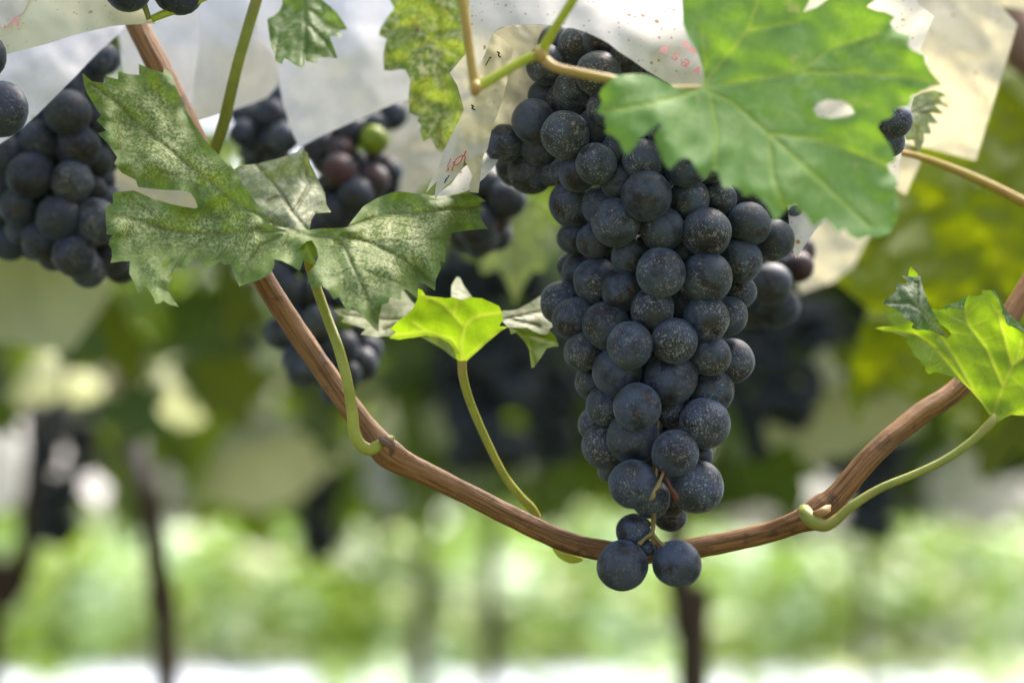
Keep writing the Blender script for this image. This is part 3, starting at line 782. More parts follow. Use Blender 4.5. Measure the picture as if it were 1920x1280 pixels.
tube("petiole", [(1864,780,.982,8),(1855,795,.98,9),(1820,828,.978,8),(1770,862,.976,7.5),(1715,888,.974,7.5),(1650,915,.972,8),(1600,946,.97,9),(1570,972,.97,10),(1548,984,.970,11.5),(1528,978,.971,14),(1514,966,.975,14),(1508,956,.982,12)], M_STEM_OLIVE, Rf, seg=16, groove=.04, gk=3)

# 4. big bright leaf at the top right, nearer than the bunch
Bf = leaf("big fresh green leaf, soft and near, covering the top right of the main bunch", (1318, 165, .885))
B_poly = [(1314,165),(1320,150),(1318,130),(1308,98),(1290,70),(1281,45),(1279,0),(1270,-40),(1290,-70),(1330,-100),(1400,-130),(1460,-110),(1500,-60),(1516,-20),(1518,0),(1506,24),(1530,15),(1552,0),(1575,-30),(1610,-40),(1640,-20),(1642,0),(1625,13),(1642,20),(1660,23),(1679,32),(1669,42),(1673,52),(1681,60),(1695,64),(1707,67),(1702,85),(1708,93),(1719,98),(1733,104),(1734,112),(1736,119),(1744,133),(1752,144),(1766,159),(1744,163),(1736,168),(1727,171),(1718,178),(1708,180),(1707,190),(1703,200),(1688,202),(1673,206),(1676,213),(1671,221),(1652,226),(1645,240),(1660,262),(1667,268),(1673,282),(1679,301),(1663,307),(1665,314),(1667,320),(1679,332),(1685,347),(1677,353),(1685,387),(1679,418),(1669,437),(1646,445),(1630,443),(1608,449),(1592,441),(1583,428),(1571,437),(1558,420),(1546,410),(1525,427),(1518,414),(1512,405),(1504,398),(1496,397),(1492,383),(1473,393),(1466,404),(1453,414),(1442,393),(1434,380),(1424,372),(1412,364),(1396,368),(1389,358),(1381,352),(1368,350),(1356,353),(1350,336),(1346,324),(1335,320),(1321,337),(1308,322),(1302,312),(1296,299),(1286,296),(1277,297),(1265,308),(1256,318),(1249,310),(1243,302),(1237,287),(1233,274),(1228,262),(1227,251),(1236,240),(1243,229),(1230,236),(1218,247),(1200,260),(1190,276),(1179,290),(1168,285),(1165,275),(1162,266),(1153,259),(1148,252),(1135,251),(1137,240),(1133,228),(1135,219),(1118,210),(1125,198),(1129,188),(1123,180),(1125,172),(1131,163),(1137,158),(1156,142),(1189,138),(1214,140),(1239,150),(1268,165),(1298,168)]
B_hole = [(1525,205),(1533,194),(1552,186),(1577,189),(1596,200),(1603,213),(1587,219),(1558,222),(1533,219)]
Bv = [[(1316,166),(1400,151),(1500,136),(1620,138),(1700,145),(1760,158)],[(1316,166),(1350,122),(1400,60),(1430,-20),(1440,-100)],[(1316,166),(1322,120),(1315,60)],[(1316,166),(1370,190),(1440,250),(1530,330),(1630,425)],[(1316,166),(1260,185),(1190,200),(1128,210)],[(1330,172),(1345,250),(1340,318)],[(1400,60),(1500,40)],[(1500,136),(1560,90),(1660,60)],[(1440,250),(1530,260),(1665,310)],[(1440,250),(1450,330),(1470,390)]]
sheets("blade", [dict(poly=B_poly, depth=tps([(1316,166,8),(1125,200,-6),(1180,285,-22),(1340,320,-26),(1470,400,-30),(1620,440,-22),(1680,330,-6),(1440,250,-6),(1600,215,2),(1760,158,0),(1660,40,14),(1480,60,14),(1420,-120,30),(1290,0,24),(1230,200,-12)], .885), holes=[B_hole], veins=Bv, seed=4)], M_LEAF_BRIGHT, Bf, step=6, wr=5, wrs=110, vlift=.45, veinw=3.4, ruffle=5)
tube("petiole", [(1016,108,.90,10),(1040,126,.895,9),(1080,136,.893,9),(1140,148,.892,9),(1200,160,.893,8.5),(1260,168,.894,8),(1320,168,.893,8)], M_STEM_WARM, Bf, seg=14)

# 5. leaves along the top
T1 = leaf("dark green toothed leaf with pale shine hanging from the top edge over the white paper", (560, -40, 1.05))
T1_poly = [(501,36),(513,30),(523,22),(529,10),(530,0),(535,-30),(570,-50),(604,-30),(604,0),(621,14),(632,25),(639,35),(646,46),(651,55),(637,58),(642,66),(639,70),(628,68),(618,68),(620,76),(623,82),(628,96),(633,110),(620,108),(607,108),(600,108),(594,110),(597,119),(585,118),(574,114),(571,128),(562,126),(553,122),(543,115),(533,109),(529,121),(522,118),(517,115),(514,102),(508,89),(504,60)]
sheets("blade", [dict(poly=T1_poly, depth=tps([(560,-40,20),(510,60,-4),(640,60,4),(570,125,-22),(630,110,-6)], 1.05), veins=[[(565,-40),(572,40),(572,124)],[(568,10),(610,40),(645,56)],[(568,10),(525,50),(515,110)],[(572,40),(610,80),(630,108)]], seed=5)], M_LEAF_TOP, T1, step=5, wr=5, wrs=50, vlift=.7, veinw=3, ruffle=5)
T2 = leaf("yellow green leaf with cream mottling and rusty spots beside the paper cover", (830, -50, 1.0))
T2_poly = [(731,0),(735,-40),(880,-60),(900,-20),(893,60),(893,120),(880,170),(868,210),(855,245),(843,262),(836,275),(828,287),(818,278),(813,268),(808,258),(800,262),(794,266),(791,254),(787,244),(790,235),(782,226),(786,219),(780,217),(773,214),(768,212),(767,195),(766,180),(770,150),(760,131),(749,130),(734,133),(720,132),(719,115),(719,101),(722,85),(725,73),(717,70),(710,66),(714,52),(724,37),(732,25),(740,16)]
sheets("blade", [dict(poly=T2_poly, depth=tps([(830,-50,30),(715,60,30),(760,130,18),(890,100,26),(820,280,12),(770,212,16)], 1.04), veins=[[(840,-50),(830,60),(830,180),(825,280)],[(835,0),(780,40),(715,66)],[(830,60),(775,100),(725,130)],[(830,120),(790,180),(770,210)]], seed=6)], M_LEAF_MIX, T2, step=5, wr=8, wrs=60, vlift=.8, veinw=3.5, ruffle=6)
T3 = leaf("small pale toothed leaf against the sunlit paper, right of the big green leaf", (1700, 190, 1.06))
T3_poly = [(1690,190),(1713,181),(1729,173),(1752,170),(1764,173),(1775,180),(1761,183),(1767,192),(1775,197),(1782,205),(1765,197),(1752,197),(1762,206),(1770,214),(1757,213),(1744,211),(1752,222),(1759,231),(1750,232),(1740,231),(1744,242),(1746,252),(1738,251),(1732,251),(1733,265),(1727,276),(1722,287),(1716,275),(1713,263),(1698,263),(1690,240)]
sheets("blade", [dict(poly=T3_poly, depth=tps([(1690,220,0),(1775,190,16),(1722,285,6)], 1.06), veins=[[(1690,220),(1725,205),(1770,182)],[(1690,222),(1720,240),(1722,280)],[(1715,212),(1765,212)]], seed=7)], M_LEAF_PALE, T3, step=4, wr=4, wrs=40, vlift=.6, veinw=2.5)
G1 = leaf("huge blurred yellow green leaf filling the right edge under the sunlit paper", (1900, 250, 1.42))
sheets("blade", [dict(poly=[(1690,300),(1760,240),(1830,180),(1880,110),(1990,60),(2060,200),(2080,420),(1990,560),(1930,600),(1860,575),(1800,600),(1720,560),(1640,590),(1560,520),(1585,450),(1610,420),(1660,350)], depth=tps([(1900,300,0),(1580,520,-40),(1690,300,20),(2060,300,30),(1860,580,-40)], 1.42), veins=[[(1900,200),(1800,350),(1600,500)],[(1900,200),(1890,400),(1860,560)],[(1900,200),(2000,420)]], seed=8)], M_LEAF_FAR, G1, step=12, wr=14, wrs=90, vlift=1, veinw=10)
G2 = leaf("blurred olive leaf hanging behind the backlit right leaf and the cane", (1780, 540, 1.55))
sheets("blade", [dict(poly=[(1640,540),(1760,500),(1900,520),(2000,560),(1990,700),(1900,760),(1860,820),(1800,790),(1740,760),(1680,740),(1640,720),(1610,800),(1590,760),(1596,680)], depth=tps([(1780,540,20),(1600,780,-40),(1860,810,-30),(1980,620,20)], 1.55), veins=[[(1780,530),(1700,640),(1605,780)],[(1780,530),(1800,680),(1850,800)]], seed=9)], M_LEAF_FAR, G2, step=12, wr=14, wrs=90, vlift=1, veinw=10)
X1 = leaf("limp pale yellowish leaf pointing down, blurred, between the paper flap and the main bunch", (960, 380, 1.36))
sheets("blade", [dict(poly=[(930,400),(960,380),(1000,378),(1030,392),(1022,440),(1032,480),(1018,510),(1000,508),(985,530),(966,572),(950,530),(935,505),(905,515),(898,500),(915,470),(905,440)], depth=tps([(960,380,0),(966,570,-20),(900,500,10)], 1.36), veins=[[(965,385),(966,560)]], seed=10)], M_LEAF_PALE, X1, step=8, wr=8, wrs=60, vlift=1, veinw=6)

# ------------------------------------------------------------------ paper covers
def cover(label, base):
    return empty("paper_cover", at(*base), label, "paper cover", "paper covers over the grape bunches")
P1 = cover("cream paper cover with brown specks and red print, hooding the main bunch", (1150, -80, 1.0))
hood_d = tps([(880,0,-4),(900,120,-14),(925,60,-20),(1000,48,-34),(1060,50,-40),(1160,97,-44),(1260,160,-34),(1330,208,-20),(1430,240,10),(1440,120,14),(1420,-80,40),(1150,-80,24),(880,-80,20),(1100,0,-26),(1280,60,-24)], .985)
hood = [(880,-80),(1150,-80),(1420,-80),(1450,0),(1460,120),(1450,240),(1400,238),(1330,208),(1300,186),(1260,160),(1213,133),(1185,113),(1160,97),(1140,81),(1123,72),(1097,60),(1078,54),(1057,50),(1032,48),(1007,47),(985,47),(967,48),(940,52),(930,57),(923,66),(910,100),(893,135),(880,150),(870,107),(876,90),(880,60),(879,20)]
sheets("hood", [dict(poly=hood, depth=hood_d, seed=21)], M_PAPER, P1, step=9, wr=7, wrs=120)
flap_d = tps([(845,137,10),(895,130,-4),(925,65,-8),(960,95,6),(940,200,6),(905,293,8),(897,362,10),(870,200,-2),(840,267,4),(815,373,-6),(800,360,4),(862,310,-2)], .985)
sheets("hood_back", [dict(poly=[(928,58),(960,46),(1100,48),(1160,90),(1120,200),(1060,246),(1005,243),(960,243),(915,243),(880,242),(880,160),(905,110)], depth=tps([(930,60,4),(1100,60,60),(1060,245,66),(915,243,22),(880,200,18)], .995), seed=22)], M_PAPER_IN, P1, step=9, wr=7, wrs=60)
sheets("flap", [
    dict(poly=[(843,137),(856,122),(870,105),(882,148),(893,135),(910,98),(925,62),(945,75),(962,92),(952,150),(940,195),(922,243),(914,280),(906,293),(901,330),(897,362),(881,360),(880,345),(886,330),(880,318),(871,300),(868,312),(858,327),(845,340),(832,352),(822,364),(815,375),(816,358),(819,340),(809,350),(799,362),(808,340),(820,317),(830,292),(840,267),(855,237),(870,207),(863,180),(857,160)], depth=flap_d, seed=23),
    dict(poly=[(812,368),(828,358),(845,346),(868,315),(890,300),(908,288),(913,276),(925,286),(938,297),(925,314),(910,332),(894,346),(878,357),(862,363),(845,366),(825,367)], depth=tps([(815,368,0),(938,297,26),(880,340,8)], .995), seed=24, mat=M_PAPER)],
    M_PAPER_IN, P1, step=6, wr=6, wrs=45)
sheets("back_sheet", [
    dict(poly=[(1400,-80),(1560,-80),(1690,-60),(1722,8),(1752,31),(1738,62),(1725,95),(1741,110),(1738,122),(1728,140),(1714,180),(1703,220),(1695,262),(1688,300),(1683,345),(1655,348),(1600,335),(1560,400),(1530,430),(1507,463),(1498,478),(1492,485),(1487,470),(1484,455),(1480,425),(1478,395),(1462,330),(1440,250),(1420,120)], depth=tps([(1400,-80,40),(1690,-60,50),(1752,31,40),(1690,290,44),(1492,484,30),(1440,250,40),(1560,200,60)], .985), seed=25)],
    M_PAPER, P1, step=9, wr=8, wrs=90)
def rot(pts, c, ang, s):
    ca, sa = math.cos(math.radians(ang)), math.sin(math.radians(ang))
    return [(c[0] + s * (x * ca - y * sa), c[1] + s * (x * sa + y * ca)) for x, y in pts]
GA = [[(-.5,-.45),(.1,-.6),(.45,-.25),(.45,.6)],[(.45,-.05),(-.2,-.05),(-.5,.25),(-.2,.6),(.45,.35)]]
GS = [[(.45,-.5),(-.1,-.6),(-.45,-.3),(0,0),(.45,.25),(.1,.6),(-.45,.5)]]
G4 = [[(-.5,.6),(0,-.6),(.5,.6)],[(-.3,.15),(.3,.15)],[(0,-.6),(0,.5)]]
st = []
for g, c, an in ((GA,(1246,93),34),(GS,(1267,106),34),(GA,(1285,119),36),(G4,(1307,132),38)):
    st += [(rot(k, c, an, 11), 3.6) for k in g]
st += [([(1277,80),(1283,84),(1288,86)],4),([(1286,79),(1292,92),(1303,99)],5),([(1296,88),(1306,100)],4)]
ribbon("lettering", st, lambda p: hood_d(p) - .004, M_INK, P1, 1.0)
k6 = lambda L: [(780 + x / 6.4, 200 + y / 6.4) for x, y in L]
ribbon("lettering", [(k6([(430,780),(447,720),(455,690),(450,658)]),2.6),(k6([(455,700),(480,640),(525,600),(560,590)]),2.4),(k6([(460,705),(510,690),(545,645),(560,592)]),2.4),(k6([(560,600),(585,570),(600,532)]),3),(k6([(562,590),(590,600),(578,665)]),2.6),
  (k6([(416,622),(405,660),(385,700),(382,730)]),1.8),(k6([(392,740),(375,760),(368,785)]),1.8),(k6([(395,730),(388,775)]),1.6)], lambda p: flap_d(p) - .005, M_INK_RED, P1, .8)
kk = lambda L: [(640 + x / 3, y / 3) for x, y in L]
ribbon("stain_mark", [(kk([(838,320),(825,345),(812,370)]),2),(kk([(875,292),(888,300),(883,312),(897,325)]),3),(kk([(730,590),(742,600),(735,610),(753,620)]),3),(kk([(845,322),(836,330)]),1.6),(kk([(596,1000),(580,1030)]),2.4),(kk([(608,985),(596,1003),(583,1012)]),2)], lambda p: flap_d(p) - .006, M_INK_DARK, P1, .8)
P2 = cover("sunlit cream paper with a straight lower edge at the top right corner", (1760, -60, 1.13))
sheets("sheet", [dict(poly=[(1680,-70),(1775,-70),(1830,-20),(1880,15),(1908,46),(1895,90),(1870,170),(1850,235),(1830,302),(1785,290),(1740,278),(1690,268),(1640,262),(1640,100),(1676,60)], depth=tps([(1680,-60,10),(1908,46,-10),(1830,302,10),(1660,260,20),(1760,120,-16)], 1.13), seed=31),
    dict(poly=[(1672,262),(1700,272),(1727,303),(1712,335),(1698,366),(1679,354),(1660,345)], depth=tps([(1680,280,20)], 1.13), seed=32)], M_PAPER_SUN, P2, step=9, wr=9, wrs=90)
P2b = cover("scrap of pale paper in the very top right corner above the dark shadow tube", (1900, -40, 1.2))
sheets("sheet", [dict(poly=[(1835,-40),(1970,-40),(1970,32),(1900,16),(1855,8)], depth=tps([(1900,0,0)], 1.2), seed=33)], M_PAPER_SUN, P2b, step=10, wr=5)
P3 = cover("yellowed paper with rusty specks and faded pink print in the top left corner", (60, -60, 1.0))
p3d = tps([(-60,-60,20),(293,46,-6),(200,-60,20),(10,102,-16),(120,72,-22),(235,47,-14),(-60,118,-8),(100,0,-4)], .995)
sheets("sheet", [dict(poly=[(-70,-70),(200,-70),(235,-22),(258,3),(275,22),(293,46),(280,44),(262,46),(235,47),(212,49),(190,54),(155,62),(120,72),(90,82),(60,90),(35,96),(10,103),(-30,112),(-70,122)], depth=p3d, seed=34)], M_PAPER_GREEN, P3, step=8, wr=5, wrs=90)
sheets("folded_corner", [dict(poly=[(-70,-70),(60,-70),(62,-20),(45,22),(22,40),(5,54),(1,45),(-70,20)], depth=lambda p: p3d(p) - .004, seed=35)], M_PAPER_IN, P3, step=9, wr=5, wrs=60)
k4 = lambda L: [(x / 6.4, y / 6.4) for x, y in L]
ribbon("lettering", [(k4([(135,330),(140,285),(165,235),(235,190)]),4),(k4([(170,240),(205,275),(218,320)]),4.4),(k4([(40,340),(58,325),(66,340)]),3),(k4([(55,300),(66,335)]),2.4)], lambda p: p3d(p) - .0035, M_INK, P3, .6)
P4 = cover("grey mottled wet paper below the yellowed one, over the left grape bunch", (60, 60, 1.04))
sheets("sheet", [dict(poly=[(-70,90),(60,75),(150,50),(236,40),(234,52),(225,62),(205,80),(185,98),(165,118),(145,140),(122,163),(98,187),(70,215),(40,242),(18,258),(0,270),(-70,312)], depth=tps([(-60,100,20),(236,45,24),(0,270,-10),(110,170,-14)], 1.045), seed=36)], M_PAPER_GREY, P4, step=8, wr=4, wrs=80)
P5 = cover("white papers in a pleat behind the olive stalk, above the speckled leaf", (380, -60, 1.12))
sheets("sheet", [dict(poly=[(215,30),(270,0),(330,-60),(390,-70),(384,20),(374,100),(364,170),(357,228),(330,240),(290,230),(240,170)], depth=tps([(230,100,30),(390,-60,0),(357,228,10),(300,230,40)], 1.12), seed=37),
    dict(poly=[(372,-70),(540,-70),(520,0),(519,60),(523,120),(521,158),(512,172),(500,184),(470,196),(440,206),(400,218),(357,229),(362,170),(374,90)], depth=tps([(380,-60,-10),(357,228,-6),(523,150,26),(520,-60,20),(450,80,-8)], 1.115), seed=38)], M_PAPER_GREY, P5, step=9, wr=4, wrs=90)
P6 = cover("grey white paper with a pointed lower corner beside the yellow green leaf", (640, -60, 1.1))
sheets("sheet", [dict(poly=[(470,50),(505,-70),(790,-70),(776,0),(772,60),(774,130),(773,160),(770,184),(735,197),(700,212),(660,230),(620,247),(590,262),(562,277),(552,258),(544,238),(536,212),(529,188),(524,160),(521,120),(500,90)], depth=tps([(470,50,20),(520,-60,20),(780,-60,30),(772,150,6),(562,277,-16),(525,160,4),(650,100,-12)], 1.10), seed=39)], M_PAPER_GREY, P6, step=8, wr=4, wrs=100)
P7 = cover("dull cream paper hanging behind the reddish grapes, left of the paper flap", (790, 190, 1.3))
sheets("sheet", [dict(poly=[(690,190),(880,180),(870,260),(850,300),(820,330),(790,352),(760,400),(700,420),(690,320)], depth=tps([(690,200,10),(880,190,0),(760,400,-20)], 1.3), seed=40)], M_PAPER_IN, P7, step=12, wr=10, wrs=70)
P8 = cover("small white blurred paper seen through the notch of the speckled leaf", (290, 320, 1.3))
sheets("sheet", [dict(poly=[(195,330),(240,300),(330,330),(400,345),(400,420),(300,410),(190,395)], depth=tps([(290,360,0)], 1.3), seed=41)], M_PAPER_SUN, P8, step=12, wr=8, wrs=60)
P9 = cover("blurred cream paper behind the reddish grapes, below the big green leaf", (1560, 400, 1.3))
sheets("sheet", [dict(poly=[(1505,400),(1600,380),(1640,420),(1600,500),(1560,530),(1500,550),(1490,500)], depth=tps([(1560,420,0)], 1.3), seed=42)], M_PAPER_IN, P9, step=12, wr=8, wrs=60)

# ------------------------------------------------------------------ the vineyard behind
def box_mesh_sheet(name, x0, x1, y0, y1, z, mat, nx=2, ny=2, amp=0.0):
    xs = np.linspace(x0, x1, nx); ys = np.linspace(y0, y1, ny)
    V = [(x, y, z + amp * noise.noise((x * .7, y * .7, 0))) for y in ys for x in xs]
    Fc = [(j * nx + i, j * nx + i + 1, (j + 1) * nx + i + 1, (j + 1) * nx + i) for j in range(ny - 1) for i in range(nx - 1)]
    return mesh_obj(name, V, Fc, mat)
def ground_mat():
    m = NT("ground_soil")
    v = m.obj()
    c = m.mix(m.ramp(m.noise(v, .9, 5, .6), .4, .6), (.10, .085, .05), (.11, .14, .05))
    return m.done(m.bsdf(c, .9, .2))
g = box_mesh_sheet("ground", -150, 150, -100, 260, 0, ground_mat(), 40, 40, 0.0); tag(g, kind="structure")
mw = NT("white_mulch_sheet")
cw = mw.mix(mw.ramp(mw.noise(mw.obj(), 2.5, 4, .6), .45, .75), (.44, .48, .55), (.30, .33, .36))
p = box_mesh_sheet("path", -14, 14, 9, 17.6, .03, mw.done(mw.bsdf(cw, .6, .3)), 30, 20, .02); tag(p, kind="structure")

# a far bunch: one lumpy mesh of packed berries; a far cover: a crumpled cone of paper
def far_bunch_mesh(seed, mat):
    r = random.Random(seed)
    bm = bmesh.new()
    H = .17
    for k in range(64):
        t = r.random()
        rad = .042 * (1 - .62 * t) * math.sqrt(r.uniform(.35, 1))
        a = r.uniform(0, 6.28)
        M = Matrix.Translation((rad * math.cos(a), rad * math.sin(a), -.02 - t * H)) @ Matrix.Scale(r.uniform(.0115, .0135), 4)
        bmesh.ops.create_icosphere(bm, subdivisions=2, radius=1, matrix=M)
    for k in range(12):
        M = Matrix.Translation((0, 0, -.03 + .006 * k)) @ Matrix.Scale(.005, 4)
        bmesh.ops.create_icosphere(bm, subdivisions=1, radius=1, matrix=M)
    me = bpy.data.meshes.new("far_grapes"); bm.to_mesh(me); bm.free()
    me.materials.append(mat); me.polygons.foreach_set('use_smooth', [True] * len(me.polygons))
    return me
def far_cover_mesh(seed, mat):
    r = random.Random(seed)
    V = []; Fc = []
    n, m = 28, 6
    for j in range(m + 1):
        t = j / m
        for i in range(n):
            a = 6.2832 * i / n
            sq = 1 / max(abs(math.cos(a)), abs(math.sin(a)))
            R = .012 + t * .085 * (.65 + .35 * sq) * (1 + .16 * noise.noise((math.cos(a) * 1.5, math.sin(a) * 1.5, seed + t)))
            V.append((R * math.cos(a), R * math.sin(a), .03 - .105 * t * (.55 + .45 * sq * .8) + .012 * noise.noise((math.cos(a) * 3, math.sin(a) * 3, seed * 2.0)) * t))
    for j in range(m):
        for i in range(n):
            if i == 3 and j > 1: continue
            Fc.append((j * n + i, j * n + (i + 1) % n, (j + 1) * n + (i + 1) % n, (j + 1) * n + i))
    me = bpy.data.meshes.new("far_cover"); me.from_pydata(V, [], Fc); me.materials.append(mat)
    me.polygons.foreach_set('use_smooth', [True] * len(me.polygons))
    return me
M_FAR_GRAPE = plain_mat("far_berry_skin", (.034, .042, .055), .5, .5, 90)
M_FAR_PAPER = paper_mat("far_paper", (.58, .62, .40), (.42, .47, .26), (.50, .55, .28), .45, 0, .6, 12)  # olive tint holds the greenish light under the canopy
FB = [far_bunch_mesh(i, M_FAR_GRAPE) for i in range(5)]
FCV = [far_cover_mesh(i, M_FAR_PAPER) for i in range(5)] + [far_cover_mesh(9 + i, M_PAPER_GREY) for i in range(2)]

LEAF_OUT = [(0, 0), (.16, -.13), (.42, -.20), (.50, .02), (.40, .17), (.56, .36), (.50, .56), (.27, .55), (.22, .80), (0, 1.0), (-.22, .80), (-.27, .55), (-.50, .56), (-.56, .36), (-.40, .17), (-.50, .02), (-.42, -.20), (-.16, -.13)]
def leaf_field(name, pts, size, mat, seed, tilt=.55, label=None, cat=None, droop=0.0):
    """many separate leaf-shaped faces, each a bent fan, as one mesh"""
    r = np.random.RandomState(seed)
    n = len(pts); base = np.array([(x, y - .35, 0) for x, y in LEAF_OUT]); k = len(base)
    base = np.vstack([base, [[0, .0, 0]]])
    base[:, 2] = -.18 * base[:, 0] ** 2 * 2 - .14 * (base[:, 1]) ** 2
    s = size * r.uniform(.65, 1.15, n)
    az = r.uniform(0, 6.283, n); tx = r.normal(0, tilt, n) + droop; ty = r.normal(0, tilt * .6, n)
    ca, sa = np.cos(az), np.sin(az); cx, sx = np.cos(tx), np.sin(tx); cy, sy = np.cos(ty), np.sin(ty)
    P = base[None] * s[:, None, None]
    x, y, z = P[..., 0], P[..., 1], P[..., 2]
    x, z = x * cy[:, None] + z * sy[:, None], -x * sy[:, None] + z * cy[:, None]
    y, z = y * cx[:, None] - z * sx[:, None], y * sx[:, None] + z * cx[:, None]
    x, y = x * ca[:, None] - y * sa[:, None], x * sa[:, None] + y * ca[:, None]
    V = np.stack([x, y, z], -1) + np.asarray(pts)[:, None]
    tri = np.array([(k, i, (i + 1) % k) for i in range(k)])
    T = (tri[None] + (np.arange(n) * (k + 1))[:, None, None]).reshape(-1, 3)
    me = bpy.data.meshes.new(name)
    nv, nt = n * (k + 1), len(T)
    me.vertices.add(nv); me.vertices.foreach_set('co', V.reshape(-1))
    me.loops.add(nt * 3); me.loops.foreach_set('vertex_index', T.reshape(-1).astype(np.int32))
    me.polygons.add(nt); me.polygons.foreach_set('loop_start', np.arange(0, nt * 3, 3, dtype=np.int32))
    try: me.polygons.foreach_set('loop_total', np.full(nt, 3, dtype=np.int32))
    except Exception: pass
    me.update(calc_edges=True); me.validate()
    me.polygons.foreach_set('use_smooth', [True] * len(me.polygons))
    me.materials.append(mat)
    o = bpy.data.objects.new(name, me); COL.objects.link(o)
    return o
def foliage_mat(name, cols, trans, tw, rough, clump, mixr=.5, sq=None):
    """each leaf its own shade, and broad noise patches of tone"""
    m = NT(name)
    gi = m.n('ShaderNodeNewGeometry')
    rr = gi.outputs['Random Per Island']
    ov = m.obj()
    if sq:
        w = m.n('ShaderNodeVectorMath', operation='MULTIPLY'); m.l(ov, w.inputs[0]); w.inputs[1].default_value = sq; ov = w.outputs[0]
    cl = m.noise(ov, clump, 2.5)
    f = m.math('ADD', m.math('MULTIPLY', rr, mixr), m.math('MULTIPLY', m.ramp(cl, .36, .64), 1 - mixr), True)
    cr = m.n('ShaderNodeValToRGB')
    e = cr.color_ramp.elements
    e[0].position = 0; e[0].color = cols[0] + (1,)
    e[1].position = 1; e[1].color = cols[-1] + (1,)
    for i, c in enumerate(cols[1:-1]):
        q = e.new((i + 1) / (len(cols) - 1)); q.color = c + (1,)
    m.l(f, cr.inputs[0])
    tr = m.mix(rr, tuple(t * .7 for t in trans), tuple(min(t * 1.25, 1) for t in trans))
    return m.done(m.thin(m.bsdf(cr.outputs[0], rough, .5), tr, tw))
M_CANOPY = foliage_mat("canopy_leaf", [(.04, .085, .016), (.06, .12, .025), (.10, .15, .03)], (.16, .25, .012), .38, .45, .8)
M_FIELD = foliage_mat("field_leaf", [(.006, .026, .002), (.04, .12, .006), (.30, .37, .008), (.06, .17, .014), (.22, .36, .08), (.60, .78, .58)], (.20, .33, .010), .30, .4, 1.75, .12, (1, .10, 1.2))  # palest entry paints sky glints on glossy leaves, darkest the gaps

# canopy overhead: a roof of leaves with gaps cut along the sun rays to light chosen things
r = np.random.RandomState(3)
SPOTS = [(at(1800, 690, .99), .30), (at(860, 600, 1.02), .13), (at(800, 40, 1.03), .07), (at(1790, 400, 1.45), .3), (at(1480, 850, 5.5), .9), (at(1820, 850, 5.0), .7), (at(10, 810, 3.2), .5), (at(310, 910, 4.5), .5)]
def sun_gap(P):
    keep = np.ones(len(P), bool)
    S = np.array(SDIR)
    for c, rad in SPOTS:
        w = P - np.array(c)
        t = w @ S
        d = np.linalg.norm(w - t[:, None] * S, axis=1)
        keep &= ~((d < rad) & (t > .05))
    return keep
n = 11000
P = np.stack([r.uniform(-6, 6, n), r.uniform(1.0, 13, n), 1.98 + r.normal(0, .10, n) + 0.0], 1)
n2 = 1500  # extra layers added to deepen the shade under the roof
P = np.vstack([P, np.stack([r.uniform(-2, 5, n2), r.uniform(1.0, 4.5, n2), 2.1 + r.normal(0, .1, n2)], 1)])
n3 = 9000
P = np.vstack([P, np.stack([r.uniform(-6, 6, n3), r.uniform(1.9, 13, n3), 2.02 + r.normal(0, .1, n3)], 1)])
P = P[(P[:, 2] > 1.78)]
P = P[sun_gap(P)]
o = leaf_field("leaf_canopy", P, .15, M_CANOPY, 5, .45)
tag(o, "roof of vine leaves overhead, opened in places to let light in", "leaf canopy", kind="stuff")
# hanging leaves that fill the far rows
n = 4200
yy = 3.2 + 9.5 * r.uniform(0, 1, n) ** .8
P = np.stack([r.uniform(-.34, .34, n) * yy, yy, 1.86 - .50 * r.uniform(0, 1, n) ** 1.5], 1)
o = leaf_field("hanging_foliage", P, .15, M_CANOPY, 6, .7, droop=.6)
tag(o, "blurred mass of hanging leaves in the far rows under the canopy", "hanging foliage", kind="stuff")
# the sunlit rows beyond the shade
n = 11000
row = r.randint(0, 5, n)
P = np.stack([r.uniform(-9, 9, n), 17.6 + row * 1.9 + r.normal(0, .35, n), .0 + r.uniform(0, 1, n) ** 1.15 * (1.0 + .25 * r.uniform(-1, 1, n)) ], 1)
o = leaf_field("field_foliage", P, .19, M_FIELD, 8, .6)
tag(o, "bright sunlit green rows of low vines beyond the shade", "field foliage", kind="stuff")
n = 650
cxy = [(r.uniform(-6, 6), r.uniform(14.5, 17.4)) for _ in range(34)]
pk = r.randint(0, 34, n)
P = np.stack([np.array([cxy[i][0] for i in pk]) + r.normal(0, .25, n), np.array([cxy[i][1] for i in pk]) + r.normal(0, .25, n), .03 + np.abs(r.normal(0, .12, n))], 1)
o = leaf_field("ground_weeds", P, .14, M_FIELD, 18, .5)
tag(o, "scattered green weeds growing over the pale ground sheet", "weeds", kind="stuff")
n = 5000
P = np.stack([r.uniform(-22, 22, n), 34 + r.uniform(0, 6, n), 4.2 * r.uniform(0, 1, n) ** .9], 1)
o = leaf_field("treeline", P, .5, M_FIELD, 9, .7)
tag(o, "pale green trees far beyond the sunlit rows", "treeline", kind="stuff")

